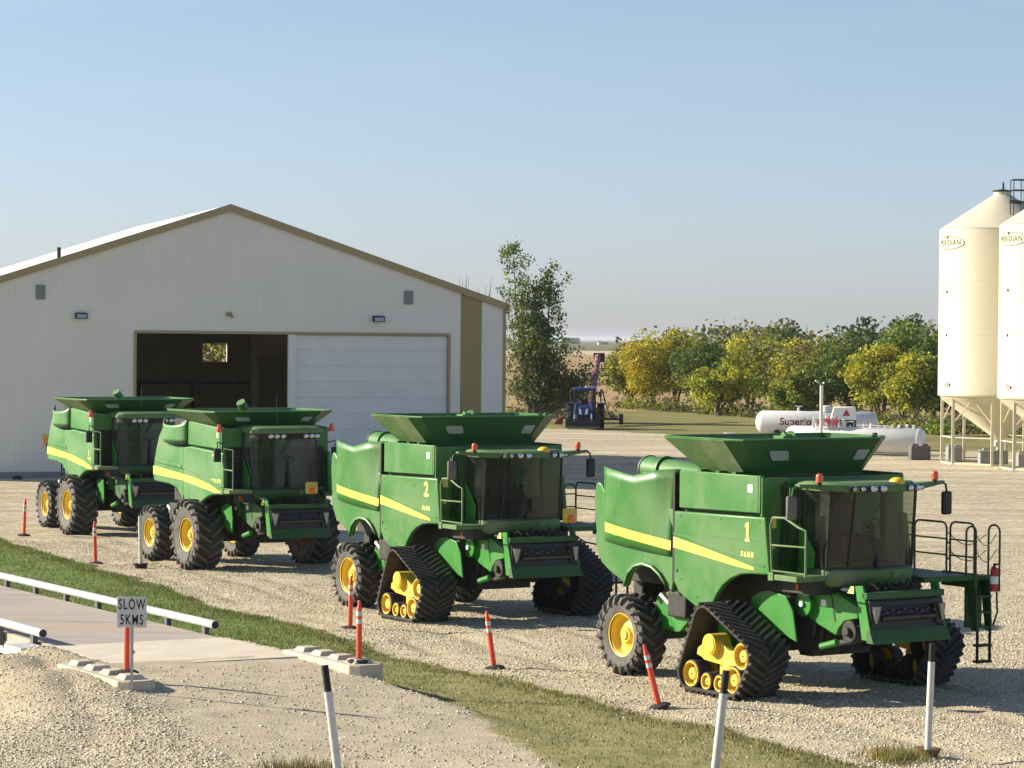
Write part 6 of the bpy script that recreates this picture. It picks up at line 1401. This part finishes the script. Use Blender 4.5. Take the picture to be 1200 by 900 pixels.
for k in range(160):
    x = rnd.uniform(-1.5, 8.0); Ps.append(np.abs(rnd.normal(size=(10, 3))) * np.array([.5, .5, .45]) + np.array([x, 222 + rnd.uniform(0, 6), .02])); mi += [rnd.choice([OLV, BRN, DRK])] * 10
o = leaf_mesh('undergrowth', np.vstack(Ps), mi, .30, rnd, None); tag(o, 'tall dry grass and brush along the foot of the trees', 'undergrowth', kind='stuff')
# far horizon features
def horizon_wood(px0, px1, Yd, h, label):
    rnd = np.random.RandomState(int(px0)); n = 900; x = rnd.uniform(TX(px0, Yd), TX(px1, Yd), n); z = rnd.uniform(0, h, n); P = np.column_stack([x, Yd + rnd.uniform(0, 60, n), z]); o = leaf_mesh('distant_wood', P, np.full(n, DRK), h * .35, rnd, None); tag(o, label, 'wood', kind='stuff')
horizon_wood(661, 679, 3800, 8, 'bluish block of distant wood on the horizon')
fh = empty('farmhouse', (TX(704, 3300), 3300, 0), .3, 'tiny white farmhouse on the horizon between the poplar and the tree belt', 'house')
b = MB(); b.box(-4, 0, -3, 3, 0, 3); b.build('wall', M['concrete'], fh); b = MB(); b.prism([(-4.3, 3), (.3, 3), (-2, 4.6)], -3.3, 3.3); b.build('roof', M['dark'], fh)
b = MB(); b.box(1, 8, -3, 3, 0, 3.6); b.build('barn_block', M['concrete_dark'], fh)

# ------------------------------------------------------------------ grass blades
def blades(name, n, sampler, hmin, hmax, mats, seed, label):
    rnd = np.random.RandomState(seed); P = sampler(rnd, n); n = len(P); z = height(P[:, 0], P[:, 1]); hh = rnd.uniform(hmin, hmax, n) * (P[:, 2] if P.shape[1] > 2 else 1)
    a = rnd.uniform(0, 2 * PI, n); w = .010 + .006 * rnd.rand(n); lean = rnd.normal(size=(n, 2)) * .35 * hh[:, None]
    p0 = np.column_stack([P[:, 0] - np.cos(a) * w, P[:, 1] - np.sin(a) * w, z - .01]); p1 = np.column_stack([P[:, 0] + np.cos(a) * w, P[:, 1] + np.sin(a) * w, z - .01]); p2 = np.column_stack([P[:, 0] + lean[:, 0], P[:, 1] + lean[:, 1], z + hh])
    V = np.stack([p0, p1, p2], 1).reshape(-1, 3).astype(np.float32); me = bpy.data.meshes.new(name); me.vertices.add(3 * n); me.vertices.foreach_set('co', V.ravel()); me.loops.add(3 * n); me.loops.foreach_set('vertex_index', np.arange(3 * n, dtype=np.int32)); me.polygons.add(n); me.polygons.foreach_set('loop_start', np.arange(0, 3 * n, 3, dtype=np.int32))
    for m in mats: me.materials.append(LEAF[m])
    dry = np.clip((P[:, 0] + 5) / 4.5 + rnd.normal(size=n) * .25, 0, 1); me.polygons.foreach_set('material_index', np.where(rnd.rand(n) < dry * .75, 1 + (rnd.rand(n) < .3), 0).astype(np.int32)); me.update(calc_edges=True)
    o = bpy.data.objects.new(name, me); col.objects.link(o); tag(o, label, 'grass', kind='stuff'); return o
def samp(rnd, n):
    x = rnd.uniform(-22, 7.5, n * 5); y = rnd.uniform(38, 95, n * 5); du_ = up_d(x, y); dl_ = lo_d(x, y); m = np.minimum(-du_, dl_); nz = vnoise(x, y, .9, 21) * .9 + vnoise(x, y, .3, 22) * .5
    edge = np.exp(-((m - .25) / .35) ** 2); dry = np.clip((x + 5) / 4, 0, 1); dens = np.where(m + nz * .5 > 0, (.46 * (1 - .6 * dry)) * (.6 + 1.6 * np.clip(vnoise(x, y, 1.8, 31) + .3, 0, 1)) + .9 * edge * (du_ > -1.2), 0)
    k = rnd.rand(len(x)) < dens; hgt = .55 + .5 * edge * (du_ > -1.2) * (vnoise(x, y, 1.5, 23) + .6)
    return np.column_stack([x, y, hgt])[k][:n]
blades('grass', 150000, samp, .04, .11, [8, 9, 10], 3, 'green to olive grass strip between the ramp and the gravel yard')
def tuft(cx, cy, r, n, hmin, hmax, label, seed):
    def s(rnd, k): p = rnd.normal(size=(k, 2)) * np.array(r) + np.array([cx, cy]); return np.column_stack([p, np.ones(k)])
    o = blades('weeds', n, s, hmin, hmax, [5, 1, 10], seed, label); return o
tuft(-3.1, 40.2, (.30, .25), 900, .06, .34, 'weeds growing by the foot of the leaning foreground post', 8)
tuft(6.05, 42.5, (.25, .3), 700, .05, .22, 'small weeds growing left of the brown pot', 9)

# loose stones lying on the gravel close to the camera
def stones(n, seed):
    rnd = np.random.RandomState(seed); x = rnd.uniform(-17, 16, n * 3); y = 38 + 48 * rnd.rand(n * 3) ** 1.5
    s_ = (x - C0[0]) * rd[0] + (y - C0[1]) * rd[1]; t_ = (x - C0[0]) * pd[0] + (y - C0[1]) * pd[1]
    grass = np.minimum(-up_d(x, y), lo_d(x, y)) > -.05 + .25 * vnoise(x, y, .4, 8); packed = (np.abs(t_) < 2.0 + .1 * np.clip(s_, 0, 14)) & (s_ > 3.6); slab = (np.abs(t_) < 1.95) & (s_ < 3.7)
    rutk = rut_f(x, y); mnd = np.exp(-(((x + 8.4) / 1.6) ** 2 + ((y - 47.8) / 3.4) ** 2)); keep = ~slab & (rnd.rand(len(x)) > mnd * .72) & (rnd.rand(len(x)) > rutk * .7) & (rnd.rand(len(x)) < np.where(vnoise(x, y, 2.2, 51) > .12, .35, 1)) & (~grass | (rnd.rand(len(x)) < .03)) & (~packed | (rnd.rand(len(x)) < .22)); x = x[keep][:n]; y = y[keep][:n]; n = len(x)
    r = .009 + .018 * rnd.rand(n) ** 2.2; z = height(x, y) + r * .25
    U = np.array([(1, 0, 0), (0, 1, 0), (-1, 0, 0), (0, -1, 0), (0, 0, 1), (0, 0, -1)], float); F = np.array([(0, 1, 4), (1, 2, 4), (2, 3, 4), (3, 0, 4), (1, 0, 5), (2, 1, 5), (3, 2, 5), (0, 3, 5)])
    a = rnd.uniform(0, 2 * PI, n); ca, sa = np.cos(a), np.sin(a); sc = rnd.uniform(.7, 1.4, (n, 6, 1)) * r[:, None, None] * np.array([1.2, 1, .75]); V = U[None] * sc + rnd.normal(size=(n, 6, 3)) * r[:, None, None] * .18
    V = np.stack([V[..., 0] * ca[:, None] - V[..., 1] * sa[:, None] + x[:, None], V[..., 0] * sa[:, None] + V[..., 1] * ca[:, None] + y[:, None], V[..., 2] + z[:, None]], -1).reshape(-1, 3).astype(np.float32)
    Fi = (F[None] + 6 * np.arange(n)[:, None, None]).reshape(-1, 3); me = bpy.data.meshes.new('gravel_stones'); me.vertices.add(6 * n); me.vertices.foreach_set('co', V.ravel()); me.loops.add(Fi.size); me.loops.foreach_set('vertex_index', Fi.ravel().astype(np.int32))
    me.polygons.add(len(Fi)); me.polygons.foreach_set('loop_start', np.arange(0, Fi.size, 3, dtype=np.int32))
    cs = ((.60, .54, .39), (.48, .42, .29), (.70, .655, .53), (.32, .265, .18), (.41, .37, .30))
    for i, c in enumerate(cs): me.materials.append(simple('stone_%s' % 'abcde'[i], c, .9, spec=.2))
    me.polygons.foreach_set('material_index', np.repeat(rnd.choice(5, n, p=[.34, .28, .18, .1, .1]), 8).astype(np.int32)); me.update(calc_edges=True)
    o = bpy.data.objects.new('gravel_stones', me); col.objects.link(o); tag(o, 'loose pale limestone chips lying over the gravel and its piles', 'gravel', kind='stuff')
stones(190000, 17)

# pieces of one kind that stand apart become parts of their own
def split_far(o, gap=.05):
    me = o.data; n = len(me.vertices); par = list(range(n))
    def fnd(i):
        while par[i] != i: par[i] = par[par[i]]; i = par[i]
        return i
    for e in me.edges: a, b_ = fnd(e.vertices[0]), fnd(e.vertices[1]); par[a] = b_
    grp = {}
    for i in range(n): grp.setdefault(fnd(i), []).append(i)
    bx = []
    for g in grp.values():
        P = np.array([me.vertices[i].co[:] for i in g]); bx.append([P.min(0), P.max(0), g])
    ch = True
    while ch:
        ch = False
        for i in range(len(bx)):
            for j in range(i + 1, len(bx)):
                if np.all(bx[i][0] - gap < bx[j][1]) and np.all(bx[j][0] - gap < bx[i][1]):
                    bx[i] = [np.minimum(bx[i][0], bx[j][0]), np.maximum(bx[i][1], bx[j][1]), bx[i][2] + bx[j][2]]; bx.pop(j); ch = True; break
            if ch: break
    if len(bx) < 2: return
    import bmesh
    for k, g in enumerate(bx):
        keep = set(g[2]); bm = bmesh.new(); bm.from_mesh(me); bm.verts.ensure_lookup_table(); bmesh.ops.delete(bm, geom=[v for v in bm.verts if v.index not in keep], context='VERTS')
        m2 = me.copy(); bm.to_mesh(m2); bm.free(); c = o.copy(); c.data = m2; col.objects.link(c)
    bpy.data.objects.remove(o)
SPLIT = ('warning_decal', 'platform_railing', 'lamp_housing', 'leg_brace', 'pipe_mouth', 'white_decal', 'fitting', 'corner_trim', 'foundation', 'frame_side', 'guide_horn', 'marker_light', 'headlight', 'lift_cylinder')
for o in [o for o in bpy.data.objects if o.type == 'MESH' and not o.children and o.name.split('.')[0] in SPLIT]: split_far(o)

# ------------------------------------------------------------------ light and sky
az_t = R(12); el = R(24)            # sun low on the left, slightly beyond the scene
to_sun = Vector((-math.cos(az_t) * math.cos(el), math.sin(az_t) * math.cos(el), math.sin(el)))
sl = bpy.data.lights.new('sun', 'SUN'); sl.energy = 4.8; sl.angle = R(.5); sl.color = (1, .885, .72); so = bpy.data.objects.new('sun', sl); col.objects.link(so)
so.rotation_euler = (-to_sun).to_track_quat('-Z', 'Y').to_euler(); so.location = (0, 0, 60)
wd = bpy.data.worlds.new('World'); scene.world = wd; wd.use_nodes = True; N = wd.node_tree.nodes; L = wd.node_tree.links
sky = N.new('ShaderNodeTexSky'); sky.sky_type = 'NISHITA'; sky.sun_disc = False; sky.sun_elevation = el; sky.sun_rotation = math.atan2(to_sun.x, to_sun.y)
sky.altitude = 250; sky.air_density = 1.0; sky.dust_density = .6; sky.ozone_density = 1.0
bg = N['Background']; bg.inputs['Strength'].default_value = .058
hs = N.new('ShaderNodeHueSaturation'); hs.inputs['Saturation'].default_value = .90; L.new(sky.outputs[0], hs.inputs['Color'])
# thin high haze: pulls the low sky towards a grey blue, with faint streaks of cirrus high up
tcw = N.new('ShaderNodeTexCoord'); sxw = N.new('ShaderNodeSeparateXYZ'); L.new(tcw.outputs['Generated'], sxw.inputs[0])
mulc = N.new('ShaderNodeMix'); mulc.data_type = 'RGBA'; mulc.blend_type = 'MULTIPLY'; mulc.inputs[0].default_value = 1; L.new(hs.outputs[0], mulc.inputs[6]); mulc.inputs[7].default_value = (.96, 1.02, 1.18, 1)
mpw = N.new('ShaderNodeMapping'); mpw.inputs['Scale'].default_value = (2.2, 2.2, 22); mpw.inputs['Rotation'].default_value = (0, R(2.5), 0); L.new(tcw.outputs['Generated'], mpw.inputs['Vector'])
nzw = noise_node(N, L, mpw.outputs['Vector'], 2.2, 7, .6)
cl = mth(N, L, 'MULTIPLY', mapr(N, L, nzw.outputs['Fac'], .50, .75, 0, .11), mapr(N, L, sxw.outputs['Z'], .05, .14, 0, 1))
lowt = mixc(N, L, mapr(N, L, sxw.outputs['Z'], .0, .13, 0, 1), (.90, .955, 1.22), (1.0, 1.0, 1.0)); lowm = mixc(N, L, 1.0, mulc.outputs[2], lowt, 'MULTIPLY')
sk = mixc(N, L, cl, lowm, (8.5, 9.0, 9.6)); L.new(sk, bg.inputs['Color'])
vs = scene.view_settings; vs.view_transform = 'Standard'; vs.look = 'None'; vs.exposure = 1.05; vs.gamma = 1; vs.use_curve_mapping = False
hb = MB(); hb.box(-9100, 9100, -400, 24100, -2.0, 22.0); hz = hb.build('haze', M['glass'], None, smooth=0); hz['kind'] = 'stuff'; hz.display_type = 'WIRE'
hm = bpy.data.materials.new('haze_air'); hm.use_nodes = True; hN = hm.node_tree.nodes; hL = hm.node_tree.links; hN.remove(hN['Principled BSDF'])
pv = hN.new('ShaderNodeVolumePrincipled'); pv.inputs['Color'].default_value = (.86, .92, 1, 1); pv.inputs['Density'].default_value = .00007; pv.inputs['Anisotropy'].default_value = .2
hL.new(pv.outputs[0], hN['Material Output'].inputs['Volume']); hz.data.materials.clear(); hz.data.materials.append(hm)
scene.render.engine = 'CYCLES'; scene.cycles.max_bounces = 8; scene.cycles.transparent_max_bounces = 16
